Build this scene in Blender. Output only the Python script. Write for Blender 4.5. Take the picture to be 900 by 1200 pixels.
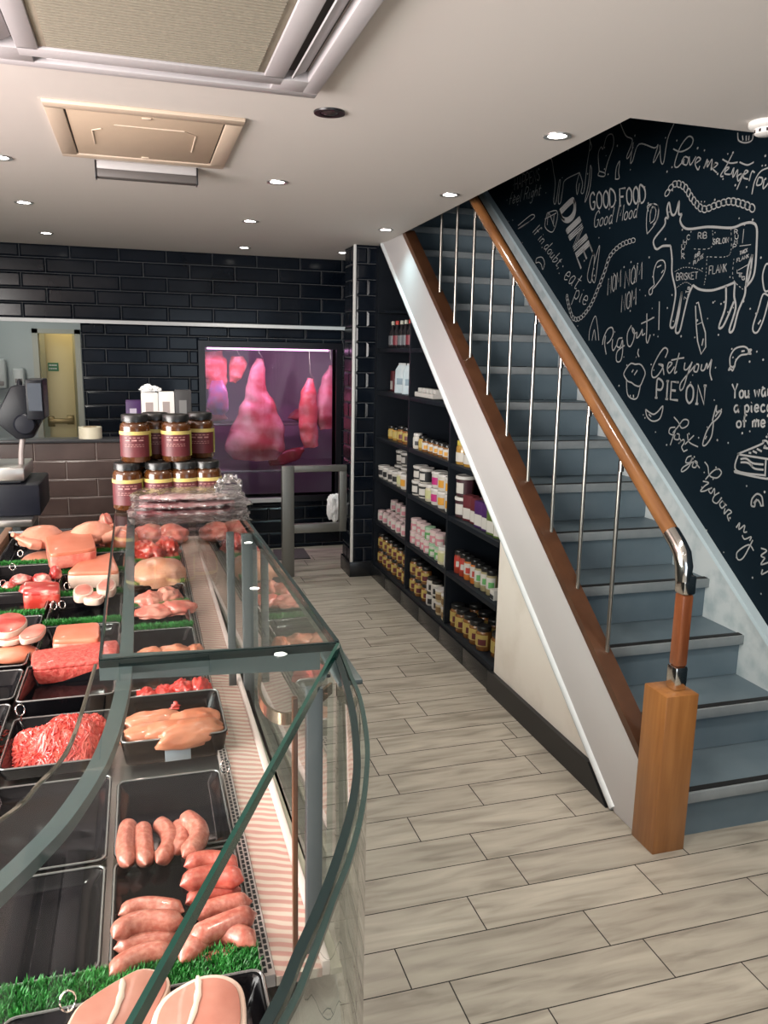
import bpy, bmesh, math, random
from mathutils import Vector, Matrix, Euler, noise
R = math.radians
for o in list(bpy.data.objects):
    bpy.data.objects.remove(o, do_unlink=True)
SC = bpy.context.scene
COL = SC.collection

# ---------------------------------------------------------------- camera
EYE = Vector((0.0, 0.0, 1.6))
FPX = 939.468
YAW, PIT, ROL = R(16.945), R(-11.2213), R(1.1249)
_f = Vector((math.sin(YAW)*math.cos(PIT), math.cos(YAW)*math.cos(PIT), math.sin(PIT)))
_r = Vector((math.cos(YAW), -math.sin(YAW), 0))
_u = _r.cross(_f)
CR = _r*math.cos(ROL) + _u*math.sin(ROL)
CU = -_r*math.sin(ROL) + _u*math.cos(ROL)
cam = bpy.data.objects.new('camera', bpy.data.cameras.new('camera'))
COL.objects.link(cam)
m = Matrix((CR, CU, -_f)).transposed().to_4x4()
m.translation = EYE
cam.matrix_world = m
cam.data.sensor_fit = 'HORIZONTAL'
cam.data.sensor_width = 36
cam.data.lens = 36*FPX/900
cam.data.clip_start = 0.02
SC.camera = cam

def ray(px, py):
    return _f + CR*((px-450)/FPX) - CU*((py-600)/FPX)
def onz(px, py, z):
    d = ray(px, py); return EYE + d*((z-EYE.z)/d.z)
def onx(px, py, x):
    d = ray(px, py); return EYE + d*(x/d.x)
def ony(px, py, y):
    d = ray(px, py); return EYE + d*(y/d.y)

# ---------------------------------------------------------------- exposure, world, light
SC.view_settings.view_transform = 'Standard'
SC.view_settings.look = 'None'
SC.view_settings.gamma = 1
SC.view_settings.use_curve_mapping = False
SC.view_settings.exposure = 0.5
W = bpy.data.worlds.new('daylight'); SC.world = W
W.use_nodes = True
W.node_tree.nodes['Background'].inputs[0].default_value = (0.55, 0.72, 0.95, 1)
W.node_tree.nodes['Background'].inputs[1].default_value = 0.4
ZC = 2.31            # ceiling
def light(name, kind, loc, energy, color=(1, 1, 1), rot=(0, 0, 0), **kw):
    l = bpy.data.lights.new(name, kind)
    l.energy = energy; l.color = color
    for k, v in kw.items():
        setattr(l, k, v)
    o = bpy.data.objects.new(name, l); COL.objects.link(o)
    o.location = loc; o.rotation_euler = rot
    return o
# daylight through the shop window behind the camera
light('shopfront_daylight', 'AREA', (-2.15, 0.9, 1.55), 190, (1.0, 0.97, 0.92), (R(88), 0, R(-72)), shape='RECTANGLE', size=2.4, size_y=1.5)
light('street_door_daylight', 'AREA', (1.2, -2.6, 1.2), 14, (0.84, 0.94, 1.0), (R(100), 0, 0), shape='RECTANGLE', size=1.6, size_y=2.0)
# added unseen fill lamp that tints the left ceiling pink
light('pink_ceiling_fill', 'AREA', (-1.5, 1.6, 1.75), 16, (1.0, 0.48, 0.55), (R(180), R(25), 0), shape='RECTANGLE', size=0.3, size_y=2.6)

# ---------------------------------------------------------------- helpers
class MB:
    """collects shapes into one mesh"""
    def __init__(self):
        self.bm = bmesh.new()
    def _xf(self, vs, mat):
        if mat is not None:
            bmesh.ops.transform(self.bm, matrix=mat, verts=vs)
    def box(self, x0, x1, y0, y1, z0, z1, bevel=0, seg=2, mat=None):
        r = bmesh.ops.create_cube(self.bm, size=1)
        vs = r['verts']
        for v in vs:
            v.co = Vector(((x0+x1)/2 + v.co.x*(x1-x0), (y0+y1)/2 + v.co.y*(y1-y0), (z0+z1)/2 + v.co.z*(z1-z0)))
        self._xf(vs, mat)
        if bevel > 0:
            es = list({e for v in vs for e in v.link_edges})
            bmesh.ops.bevel(self.bm, geom=es, offset=bevel, segments=seg, profile=0.5, affect='EDGES', clamp_overlap=True)
        return self
    def prism(self, pts, d, axis='x', a=0.0, bevel=0):
        """polygon pts (2-d) extruded along axis from a to a+d"""
        def P(p, t):
            if axis == 'x': return (t, p[0], p[1])
            if axis == 'y': return (p[0], t, p[1])
            return (p[0], p[1], t)
        n = len(pts)
        lo = [self.bm.verts.new(P(p, a)) for p in pts]
        hi = [self.bm.verts.new(P(p, a+d)) for p in pts]
        fs = [self.bm.faces.new(lo[::-1]), self.bm.faces.new(hi)]
        for i in range(n):
            fs.append(self.bm.faces.new((lo[i], lo[(i+1) % n], hi[(i+1) % n], hi[i])))
        bmesh.ops.recalc_face_normals(self.bm, faces=fs)
        if bevel > 0:
            es = list({e for f in fs for e in f.edges})
            bmesh.ops.bevel(self.bm, geom=es, offset=bevel, segments=2, profile=0.5, affect='EDGES', clamp_overlap=True)
        return self
    def lathe(self, prof, seg=24, mat=None, capb=True, capt=True):
        rings = []
        for (r, z) in prof:
            rings.append([self.bm.verts.new((r*math.cos(2*math.pi*i/seg), r*math.sin(2*math.pi*i/seg), z)) for i in range(seg)])
        for a, b in zip(rings, rings[1:]):
            for i in range(seg):
                self.bm.faces.new((a[i], a[(i+1) % seg], b[(i+1) % seg], b[i]))
        if capb: self.bm.faces.new(rings[0][::-1])
        if capt: self.bm.faces.new(rings[-1])
        self._xf([v for r in rings for v in r], mat)
        return self
    def tube(self, path, rad, seg=10, flat=(1, 1), up=Vector((0, 0, 1)), caps=True, closed=False):
        path = [Vector(p) for p in path]
        n = len(path)
        rings = []
        for i, p in enumerate(path):
            if closed: t = (path[(i+1) % n] - path[i-1])
            else: t = (path[min(i+1, n-1)] - path[max(i-1, 0)])
            t.normalize()
            s = t.cross(up)
            if s.length < 1e-4: s = t.cross(Vector((0, 1, 0)))
            s.normalize(); w = s.cross(t).normalized()
            r = rad[i] if isinstance(rad, (list, tuple)) else rad
            rings.append([self.bm.verts.new(p + s*(r*flat[0]*math.cos(2*math.pi*k/seg)) + w*(r*flat[1]*math.sin(2*math.pi*k/seg))) for k in range(seg)])
        prs = list(zip(rings, rings[1:])) + ([(rings[-1], rings[0])] if closed else [])
        for a, b in prs:
            for k in range(seg):
                self.bm.faces.new((a[k], a[(k+1) % seg], b[(k+1) % seg], b[k]))
        if caps and not closed:
            self.bm.faces.new(rings[0][::-1]); self.bm.faces.new(rings[-1])
        return self
    def bar(self, path, w, h, up=Vector((0, 0, 1))):
        """rectangular section swept along a path: w across, h along up"""
        path = [Vector(p) for p in path]; n = len(path); rings = []
        for i, p in enumerate(path):
            t = (path[min(i+1, n-1)] - path[max(i-1, 0)]).normalized()
            s = t.cross(up)
            if s.length < 1e-4: s = t.cross(Vector((0, 1, 0)))
            s.normalize(); q = s.cross(t).normalized()
            rings.append([self.bm.verts.new(p + s*(a*w/2) + q*(b*h/2)) for a, b in ((-1, -1), (1, -1), (1, 1), (-1, 1))])
        for a, b in zip(rings, rings[1:]):
            for k in range(4):
                self.bm.faces.new((a[k], a[(k+1) % 4], b[(k+1) % 4], b[k]))
        self.bm.faces.new(rings[0][::-1]); self.bm.faces.new(rings[-1])
        return self
    def blob(self, c, size, seed=0, amp=0.12, sc=2.0, sub=4, flat=True, rot=0.0, sq=1.0):
        r = bmesh.ops.create_icosphere(self.bm, subdivisions=sub, radius=1)
        off = Vector((seed*7.13, seed*3.7, seed*1.9))
        ca, sa = math.cos(rot), math.sin(rot)
        for v in r['verts']:
            d = v.co.normalized()
            if sq != 1.0:
                d = Vector([math.copysign(abs(k)**sq, k) for k in d])
            k = 1 + amp*noise.noise(d*sc+off) + amp*0.4*noise.noise(d*sc*3+off)
            p = d*k
            if flat and p.z < 0: p.z *= 0.45
            x, y, z = p.x*size[0], p.y*size[1], p.z*size[2]
            v.co = Vector((c[0]+x*ca-y*sa, c[1]+x*sa+y*ca, c[2]+z))
        return self
    def build(self, name, mat, parent=None, smooth=40, kind=None, local=False, label=None):
        bm = self.bm
        bmesh.ops.recalc_face_normals(bm, faces=bm.faces)
        me = bpy.data.meshes.new(name)
        if parent is not None and not local:
            off = Vector((0, 0, 0)); q = parent
            while q is not None:
                off += q.location; q = q.parent
            bmesh.ops.translate(bm, verts=bm.verts, vec=-off)
        bm.to_mesh(me); bm.free()
        if smooth:
            me.shade_smooth(); me.set_sharp_from_angle(angle=R(smooth))
        me.materials.append(mat)
        o = bpy.data.objects.new(name, me); COL.objects.link(o)
        if parent is not None: o.parent = parent
        if kind: o['kind'] = kind
        if label: o['label'] = label
        return o
def smooth_curve(c, n=6):
    out = []
    for i in range(len(c)-1):
        p0, p1, p2, p3 = c[max(i-1, 0)], c[i], c[i+1], c[min(i+2, len(c)-1)]
        for k in range(n):
            t = k/n
            out.append(0.5*((2*p1) + (p2-p0)*t + (2*p0-5*p1+4*p2-p3)*t*t + (3*p1-p0-3*p2+p3)*t*t*t))
    out.append(c[-1]); return out
def tag(o, label, cat, group=None):
    o['label'] = label; o['category'] = cat
    if group: o['group'] = group
    return o
def thing(name, label, cat, loc=(0, 0, 0), rz=0.0, group=None):
    o = bpy.data.objects.new(name, None); COL.objects.link(o)
    o.empty_display_size = 0.05
    o.location = loc; o.rotation_euler = (0, 0, rz)
    return tag(o, label, cat, group)
def structure(name):
    o = bpy.data.objects.new(name, None); COL.objects.link(o); o['kind'] = 'structure'
    return o
def dup(root, loc, rz=0.0, label=None, group=None, scale=None):
    c = root.copy(); COL.objects.link(c)
    c.location = loc; c.rotation_euler = (0, 0, rz)
    if scale: c.scale = (scale, scale, scale)
    if label: c['label'] = label
    if group: c['group'] = group
    for ch in root.children:
        d = ch.copy(); COL.objects.link(d); d.parent = c
        for g in ch.children:
            e = g.copy(); COL.objects.link(e); e.parent = d
    return c
ORD = ['first', 'second', 'third', 'fourth', 'fifth', 'sixth', 'seventh', 'eighth', 'ninth', 'tenth']

# ---------------------------------------------------------------- materials
MATS = {}
def M(name, base, rough=0.5, metal=0.0, second=None, scale=8.0, stretch=(1, 1, 1), mix=(0.35, 0.65), bump=0.0, bscale=None, emit=None, estr=0.0, coat=0.0, detail=4.0, sss=0.0, spec=0.5, coords='Object'):
    if name in MATS: return MATS[name]
    ma = bpy.data.materials.new(name); ma.use_nodes = True
    nt = ma.node_tree; b = nt.nodes['Principled BSDF']
    def c4(c): return (c[0], c[1], c[2], 1)
    b.inputs['Base Color'].default_value = c4(base)
    b.inputs['Roughness'].default_value = rough
    b.inputs['Metallic'].default_value = metal
    b.inputs['Specular IOR Level'].default_value = spec
    if coat: 
        b.inputs['Coat Weight'].default_value = coat; b.inputs['Coat Roughness'].default_value = 0.08
    if sss:
        b.inputs['Subsurface Weight'].default_value = sss
        b.inputs['Subsurface Radius'].default_value = (0.012, 0.004, 0.003)
        b.inputs['Subsurface Scale'].default_value = 1.0
    if emit:
        b.inputs['Emission Color'].default_value = c4(emit); b.inputs['Emission Strength'].default_value = estr
    if second is not None or bump:
        tc = nt.nodes.new('ShaderNodeTexCoord'); mp = nt.nodes.new('ShaderNodeMapping')
        mp.inputs['Scale'].default_value = stretch
        nt.links.new(tc.outputs[coords], mp.inputs['Vector'])
        n = nt.nodes.new('ShaderNodeTexNoise'); n.inputs['Scale'].default_value = scale; n.inputs['Detail'].default_value = detail
        nt.links.new(mp.outputs['Vector'], n.inputs['Vector'])
        if second is not None:
            cr = nt.nodes.new('ShaderNodeValToRGB')
            cr.color_ramp.elements[0].position = mix[0]; cr.color_ramp.elements[0].color = c4(base)
            cr.color_ramp.elements[1].position = mix[1]; cr.color_ramp.elements[1].color = c4(second)
            nt.links.new(n.outputs['Fac'], cr.inputs['Fac'])
            nt.links.new(cr.outputs['Color'], b.inputs['Base Color'])
        if bump:
            n2 = nt.nodes.new('ShaderNodeTexNoise'); n2.inputs['Scale'].default_value = bscale or scale; n2.inputs['Detail'].default_value = 3
            nt.links.new(mp.outputs['Vector'], n2.inputs['Vector'])
            bp = nt.nodes.new('ShaderNodeBump'); bp.inputs['Strength'].default_value = bump; bp.inputs['Distance'].default_value = 0.004
            nt.links.new(n2.outputs['Fac'], bp.inputs['Height'])
            nt.links.new(bp.outputs['Normal'], b.inputs['Normal'])
    MATS[name] = ma
    return ma
def glass_sheet(name, tint=(0.93, 0.97, 0.95), strength=1.0, wrinkle=0.0, rough=0.0, base=0.0):
    """clear sheet: transparent, with a mirror reflection that grows at grazing angles"""
    ma = bpy.data.materials.new(name); ma.use_nodes = True
    nt = ma.node_tree; nt.nodes.clear()
    out = nt.nodes.new('ShaderNodeOutputMaterial'); mx = nt.nodes.new('ShaderNodeMixShader')
    tr = nt.nodes.new('ShaderNodeBsdfTransparent'); tr.inputs[0].default_value = (*tint, 1)
    gl = nt.nodes.new('ShaderNodeBsdfGlossy'); gl.inputs['Roughness'].default_value = rough
    lw = nt.nodes.new('ShaderNodeFresnel'); lw.inputs['IOR'].default_value = 1.5
    ge = nt.nodes.new('ShaderNodeNewGeometry')
    inv = nt.nodes.new('ShaderNodeMath'); inv.operation = 'SUBTRACT'; inv.inputs[0].default_value = 1.0
    mu = nt.nodes.new('ShaderNodeMath'); mu.operation = 'MULTIPLY'
    m2 = nt.nodes.new('ShaderNodeMath'); m2.operation = 'MULTIPLY_ADD'; m2.inputs[1].default_value = strength; m2.inputs[2].default_value = base; m2.use_clamp = True
    nt.links.new(ge.outputs['Backfacing'], inv.inputs[1])
    nt.links.new(lw.outputs[0], mu.inputs[0]); nt.links.new(inv.outputs[0], mu.inputs[1])
    nt.links.new(mu.outputs[0], m2.inputs[0]); nt.links.new(m2.outputs[0], mx.inputs[0])
    nt.links.new(tr.outputs[0], mx.inputs[1]); nt.links.new(gl.outputs[0], mx.inputs[2])
    if wrinkle:
        n = nt.nodes.new('ShaderNodeTexNoise'); n.inputs['Scale'].default_value = 45; n.inputs['Detail'].default_value = 3
        tc = nt.nodes.new('ShaderNodeTexCoord'); nt.links.new(tc.outputs['Object'], n.inputs['Vector'])
        bp = nt.nodes.new('ShaderNodeBump'); bp.inputs['Strength'].default_value = wrinkle; bp.inputs['Distance'].default_value = 0.01
        nt.links.new(n.outputs['Fac'], bp.inputs['Height'])
        nt.links.new(bp.outputs['Normal'], gl.inputs['Normal'])
    nt.links.new(mx.outputs[0], out.inputs[0])
    MATS[name] = ma
    return ma
white_paint = M('white paint', (0.80, 0.78, 0.75), 0.5, bump=0.05, bscale=60)
ceil_m = M('ceiling paint', (0.62, 0.585, 0.55), 0.75)
steel = M('brushed steel', (0.62, 0.61, 0.58), 0.3, 1.0, bump=0.03, bscale=200)
chrome = M('chrome', (0.75, 0.72, 0.68), 0.12, 1.0)
grey_metal = M('grey metal', (0.20, 0.20, 0.185), 0.42, 0.7)
rail_grey = M('teal grey rail', (0.085, 0.11, 0.112), 0.4, 0.1)
black_plastic = M('black plastic', (0.012, 0.012, 0.014), 0.22, bump=0.03, bscale=40)
dark_plastic = M('dark plastic', (0.02, 0.022, 0.028), 0.4)
tile_black = M('black glazed tile', (0.003, 0.005, 0.009), 0.16, second=(0.008, 0.011, 0.017), scale=2.5, spec=0.22, bump=0.06, bscale=9)
tile_brown = M('brown grey tile', (0.062, 0.042, 0.038), 0.25, second=(0.095, 0.066, 0.06), scale=4, bump=0.05, bscale=10)
grout_dark = M('grey grout', (0.07, 0.075, 0.08), 0.8)
grout_light = M('pale grout', (0.24, 0.20, 0.185), 0.8)
navy = M('navy board', (0.005, 0.0075, 0.012), 0.5, spec=0.3, bump=0.02, bscale=30)
mural_navy = M('navy mural paint', (0.0020, 0.0078, 0.0135), 0.7, spec=0.12)
chalk = M('chalk paint', (0.30, 0.30, 0.295), 0.85)
wood = M('varnished wood', (0.30, 0.125, 0.04), 0.3, second=(0.16, 0.058, 0.018), scale=7, stretch=(9, 9, 1), mix=(0.3, 0.75), coat=0.15)
wood_red = M('red brown wood', (0.105, 0.043, 0.02), 0.36, second=(0.06, 0.024, 0.012), scale=9, stretch=(1, 1, 1), mix=(0.3, 0.75), coat=0.12)
stair_blue = M('blue grey stair vinyl', (0.112, 0.155, 0.185), 0.45, second=(0.145, 0.188, 0.215), scale=5, mix=(0.3, 0.7), bump=0.03, bscale=20, spec=0.25)
nose_grey = M('grey nosing', (0.21, 0.235, 0.245), 0.4, second=(0.25, 0.27, 0.28), scale=12)
rubber = M('black rubber', (0.006, 0.006, 0.007), 0.7)
string_pale = M('pale stair string paint', (0.50, 0.54, 0.55), 0.4, second=(0.36, 0.42, 0.44), scale=14, mix=(0.45, 0.7))
# ================================================================ SETTING
def floor_material():
    ma = bpy.data.materials.new('wood look floor tile'); ma.use_nodes = True
    nt = ma.node_tree; b = nt.nodes['Principled BSDF']
    at = nt.nodes.new('ShaderNodeAttribute'); at.attribute_name = 'plank'
    tc = nt.nodes.new('ShaderNodeTexCoord')
    ad = nt.nodes.new('ShaderNodeVectorMath'); ad.operation = 'MULTIPLY_ADD'
    ad.inputs[1].default_value = (1.6, 11.0, 1.0)
    sc = nt.nodes.new('ShaderNodeVectorMath'); sc.operation = 'SCALE'; sc.inputs['Scale'].default_value = 37.0
    nt.links.new(at.outputs['Color'], sc.inputs[0])
    nt.links.new(tc.outputs['Object'], ad.inputs[0]); nt.links.new(sc.outputs[0], ad.inputs[2])
    n = nt.nodes.new('ShaderNodeTexNoise'); n.inputs['Scale'].default_value = 2.2; n.inputs['Detail'].default_value = 6; n.inputs['Distortion'].default_value = 0.6
    nt.links.new(ad.outputs[0], n.inputs['Vector'])
    cr = nt.nodes.new('ShaderNodeValToRGB')
    e = cr.color_ramp.elements
    e[0].position = 0.28; e[0].color = (0.25, 0.22, 0.178, 1)
    e[1].position = 0.72; e[1].color = (0.49, 0.445, 0.37, 1)
    k = e.new(0.5); k.color = (0.40, 0.36, 0.30, 1)
    nt.links.new(n.outputs['Fac'], cr.inputs['Fac'])
    hv = nt.nodes.new('ShaderNodeHueSaturation')
    mr = nt.nodes.new('ShaderNodeMapRange'); mr.inputs[3].default_value = 0.86; mr.inputs[4].default_value = 1.1
    nt.links.new(at.outputs['Fac'], mr.inputs[0]); nt.links.new(mr.outputs[0], hv.inputs['Value'])
    nt.links.new(cr.outputs[0], hv.inputs['Color']); nt.links.new(hv.outputs[0], b.inputs['Base Color'])
    b.inputs['Roughness'].default_value = 0.38
    bp = nt.nodes.new('ShaderNodeBump'); bp.inputs['Strength'].default_value = 0.06; bp.inputs['Distance'].default_value = 0.003
    nt.links.new(n.outputs['Fac'], bp.inputs['Height']); nt.links.new(bp.outputs[0], b.inputs['Normal'])
    return ma
rng = random.Random(4)
ROWH, ROW0, PL = 0.1483, 1.526, 0.582
KNOWN = {-1: 1.501 % PL, 0: 0.13, 1: 0.028, 2: 0.303, 3: 0.510, 4: 0.436, 5: 0.261}
fl = bmesh.new(); layer = fl.loops.layers.float_color.new('plank')
g = 0.0018
def fquad(x0, x1, y0, y1, z, c):
    vs = [fl.verts.new(p) for p in ((x0, y0, z), (x1, y0, z), (x1, y1, z), (x0, y1, z))]
    f = fl.faces.new(vs)
    for l in f.loops: l[layer] = (c, c*0.61 % 1, c*0.37 % 1, 1)
for i in range(-30, 34):
    y0 = ROW0 + i*ROWH
    off = KNOWN.get(i, rng.random()*PL)
    k0 = int((-2.3-off)//PL)
    for k in range(k0, 9):
        x0 = off + k*PL; x1 = x0+PL
        x0 = max(x0, -2.3); x1 = min(x1, 2.5)
        if x1 <= x0+0.01: continue
        fquad(x0+g, x1-g, y0+g, y0+ROWH-g, 0.0, rng.random())
me = bpy.data.meshes.new('floor'); fl.to_mesh(me); fl.free()
floor_o = bpy.data.objects.new('floor', me); COL.objects.link(floor_o); floor_o['kind'] = 'structure'
me.materials.append(floor_material())
MB().box(-2.3, 2.5, -3.0, 8.0, -0.05, -0.0015).build('grout', M('floor grout', (0.025, 0.022, 0.02), 0.9), floor_o)

# ceiling, with the stair opening cut out of it
E0, E1 = Vector((1.448, 2.285)), Vector((1.59, 5.6))
MB().prism([(-2.3, -3.0), (2.5, -3.0), (2.5, 2.285), (E0.x, E0.y), (E1.x, E1.y), (2.5, 5.6), (2.5, 8.0), (-2.3, 8.0)], 0.22, 'z', ZC).build('ceiling', ceil_m, kind='structure', smooth=0)

def cut(rect, hole):
    x0, x1, z0, z1 = rect; a0, a1, b0, b1 = hole
    if a1 <= x0 or a0 >= x1 or b1 <= z0 or b0 >= z1: return [rect]
    out = []
    if x0 < a0: out.append((x0, a0, z0, z1))
    if a1 < x1: out.append((a1, x1, z0, z1))
    mx0, mx1 = max(x0, a0), min(x1, a1)
    if z0 < b0: out.append((mx0, mx1, z0, b0))
    if b1 < z1: out.append((mx0, mx1, b1, z1))
    return out
def tiles(mb, u0, u1, v0, v1, P, N, holes=(), tw=0.3, th=0.1, gap=0.0035, dep=0.007, bev=0.012, uph=0.0, vph=0.0):
    """bevelled tiles on a plane; P(u, v, d) gives the point at height d off the wall"""
    i0 = int(math.floor((v0-vph)/th)) - 1
    for i in range(i0, int((v1-vph)/th)+2):
        a, b = vph+i*th, vph+(i+1)*th
        a2, b2 = max(a+gap/2, v0), min(b-gap/2, v1)
        if b2-a2 < 0.012: continue
        sh = uph + (0.5*tw if i % 2 else 0)
        for k in range(int(math.floor((u0-sh)/tw))-1, int((u1-sh)/tw)+2):
            c0, c1 = max(sh+k*tw+gap/2, u0), min(sh+(k+1)*tw-gap/2, u1)
            if c1-c0 < 0.012: continue
            rs = [(c0, c1, a2, b2)]
            for h in holes:
                rs = [q for r_ in rs for q in cut(r_, h)]
            for (p0, p1, q0, q1) in rs:
                if p1-p0 < 0.01 or q1-q0 < 0.01: continue
                bb = min(bev, (p1-p0)*0.3, (q1-q0)*0.3)
                lo = [mb.bm.verts.new(P(u, v, 0)) for u, v in ((p0, q0), (p1, q0), (p1, q1), (p0, q1))]
                hi = [mb.bm.verts.new(P(u, v, dep)) for u, v in ((p0+bb, q0+bb), (p1-bb, q0+bb), (p1-bb, q1-bb), (p0+bb, q1-bb))]
                mb.bm.faces.new(hi)
                for j in range(4):
                    mb.bm.faces.new((lo[j], lo[(j+1) % 4], hi[(j+1) % 4], hi[j]))
    return mb
YB = 6.42
WIN = (0.49, 1.525, 0.437, 1.617)        # cold room window in the back wall
DOORWAY = (-1.45, -0.40, -0.01, 1.79)    # opening to the back room
wall_back = structure('wall_back')
wb = MB()
rects = [(-2.3, 2.5, -0.01, ZC)]
for h in (WIN, DOORWAY):
    rects = [q for r_ in rects for q in cut(r_, h)]
for (a, b, c, d) in rects: wb.box(a, b, YB, YB+0.12, c, d)
wb.build('masonry', grout_dark, wall_back, smooth=0)
# big bevelled tiles on top, the rest below the white trim set back a little
tiles(MB(), -2.2, 1.72, 1.80, ZC, lambda u, v, d: (u, YB-0.012-d, v), None, (WIN, DOORWAY), tw=0.335, th=0.105, uph=-0.11, vph=1.80).build('wall_tiles', tile_black, wall_back, smooth=0)
MB().box(-2.2, 1.72, YB-0.012, YB, 1.795, ZC).build('upper_grout', grout_dark, wall_back, smooth=0)
tiles(MB(), -2.2, 1.7, 0, 1.772, lambda u, v, d: (u, YB-d, v), None, ((WIN[0]-0.05, WIN[1]+0.05, WIN[2]-0.05, WIN[3]+0.05), DOORWAY), tw=0.3, th=0.104, uph=0.07, vph=0.03).build('wall_tiles', tile_black, wall_back, smooth=0)
MB().box(-2.2, 1.72, YB-0.03, YB, 1.772, 1.797).build('trim_1', M('white trim', (0.62, 0.63, 0.64), 0.4), kind='structure')

# half wall in front of the doorway, brown tiles
HW = 4.95; HX = 0.36; HZ = 1.075
half_wall = structure('wall_half')
MB().box(-2.2, HX, HW, HW+0.12, 0, HZ-0.02).build('masonry', grout_light, half_wall, smooth=0)
tiles(MB(), -2.2, HX, 0, HZ-0.02, lambda u, v, d: (u, HW-d, v), None, (), tw=0.335, th=0.108, bev=0.006, dep=0.005, uph=-0.09, vph=-0.02).build('wall_tiles', tile_brown, half_wall, smooth=0)
MB().box(-2.2, HX+0.01, HW-0.015, HW+0.135, HZ-0.02, HZ, bevel=0.004).build('coping', M('dark coping', (0.03, 0.03, 0.033), 0.3), half_wall)

# right wall with the chalk mural
XM = 2.32
wall_right = structure('wall_right')
MB().box(XM, XM+0.12, -3.0, 8.0, 0, 4.7).build('plaster', mural_navy, wall_right, smooth=0)
# stairwell above the ceiling
uw = structure('wall_upper')
MB().box(1.34, 1.44, 2.2, 6.6, ZC+0.22, 4.7).box(1.34, 2.5, 6.5, 6.6, ZC+0.22, 4.7).box(1.34, 2.5, 2.1, 2.2, ZC+0.22, 4.7).box(1.3, 2.5, 2.1, 6.6, 4.7, 4.8).build('plaster', M('dark stairwell paint', (0.02, 0.03, 0.036), 0.6), uw, smooth=0)
# walls out of frame
MB().box(-2.42, -2.3, -3.0, -0.4, 0, ZC).box(-2.42, -2.3, 2.2, 8.0, 0, ZC).box(-2.42, -2.3, -0.4, 2.2, 0, 0.7).box(-2.42, -2.3, -0.4, 2.2, 2.25, ZC).build('wall_left', white_paint, kind='structure', smooth=0)
MB().box(-2.42, 2.62, -3.1, -3.0, 0, 0.3).box(-2.42, -0.9, -3.1, -3.0, 0.3, ZC).box(2.3, 2.62, -3.1, -3.0, 0.3, ZC).box(-0.9, 2.3, -3.1, -3.0, 2.2, ZC).build('wall_front', white_paint, kind='structure', smooth=0)

window_2 = structure('window_2')
MB().box(-2.40, -2.32, -0.4, -0.34, 0.7, 2.25).box(-2.40, -2.32, 2.14, 2.2, 0.7, 2.25).box(-2.40, -2.32, 0.87, 0.93, 0.7, 2.25).box(-2.40, -2.32, -0.4, 2.2, 0.7, 0.76).box(-2.40, -2.32, -0.4, 2.2, 2.19, 2.25).build('window_frame', white_paint, window_2, smooth=0)
# tiled pillar at the far end of the shelves
pillar = structure('pillar')
PX0, PX1, PY0, PY1 = 1.42, 1.625, 5.45, 5.70
MB().box(PX0, PX1, PY0, PY1, 0, ZC).build('masonry', grout_dark, pillar, smooth=0)
pt = MB()
tiles(pt, PX0+0.014, PX1, 0.11, ZC, lambda u, v, d: (u, PY0-d, v), None, (), tw=0.3, th=0.104, uph=PX0-0.21, vph=0.11)
tiles(pt, PY0+0.012, PY1, 0.11, ZC, lambda u, v, d: (PX0-d, u, v), None, (), tw=0.3, th=0.104, uph=PY0+0.1, vph=0.11)
pt.build('wall_tiles', tile_black, pillar, smooth=0)
MB().box(PX0-0.009, PX0+0.009, PY0-0.009, PY0+0.009, 0.11, ZC, bevel=0.002).build('corner_trim', M('white corner trim', (0.72, 0.72, 0.70), 0.35), pillar)
MB().box(PX0-0.016, PX1+0.0, PY0-0.016, PY1+0.01, 0, 0.11, bevel=0.002).build('plinth', M('black plinth tile', (0.01, 0.011, 0.013), 0.25), pillar)

# cold room behind the window
cold = structure('cold_room')
CY1 = 7.75
cw = M('cold room lining', (0.55, 0.48, 0.58), 0.5)
MB().box(0.2, 1.9, CY1, CY1+0.05, 0.1, 1.95).box(0.15, 0.2, YB+0.12, CY1, 0.1, 1.95).box(1.9, 1.95, YB+0.12, CY1, 0.1, 1.95).box(0.15, 1.95, YB+0.12, CY1+0.05, 1.95, 2.0).box(0.15, 1.95, YB+0.12, CY1+0.05, 0.05, 0.1).build('lining', cw, cold, smooth=0)
window_1 = structure('window_1')
fr = MB()
a0, a1, b0, b1 = WIN
fr.box(a0-0.05, a0, YB-0.012, YB+0.13, b0-0.05, b1+0.05).box(a1, a1+0.05, YB-0.012, YB+0.13, b0-0.05, b1+0.05)
fr.box(a0, a1, YB-0.012, YB+0.13, b1, b1+0.05).box(a0, a1, YB-0.012, YB+0.13, b0-0.05, b0)
fr.build('window_frame', M('black window frame', (0.012, 0.012, 0.016), 0.3), window_1, smooth=0)
MB().box(a0, a1, YB+0.03, YB+0.036, b0, b1).build('pane', glass_sheet('cold room glass', (0.93, 0.93, 0.95), 1.0), window_1, smooth=0)
MB().box(a0+0.23, a0+0.62, YB-0.03, YB-0.012, b0-0.045, b0-0.01).build('ledge_strip', M('white trim', (0.62, 0.63, 0.64), 0.4), window_1)

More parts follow.
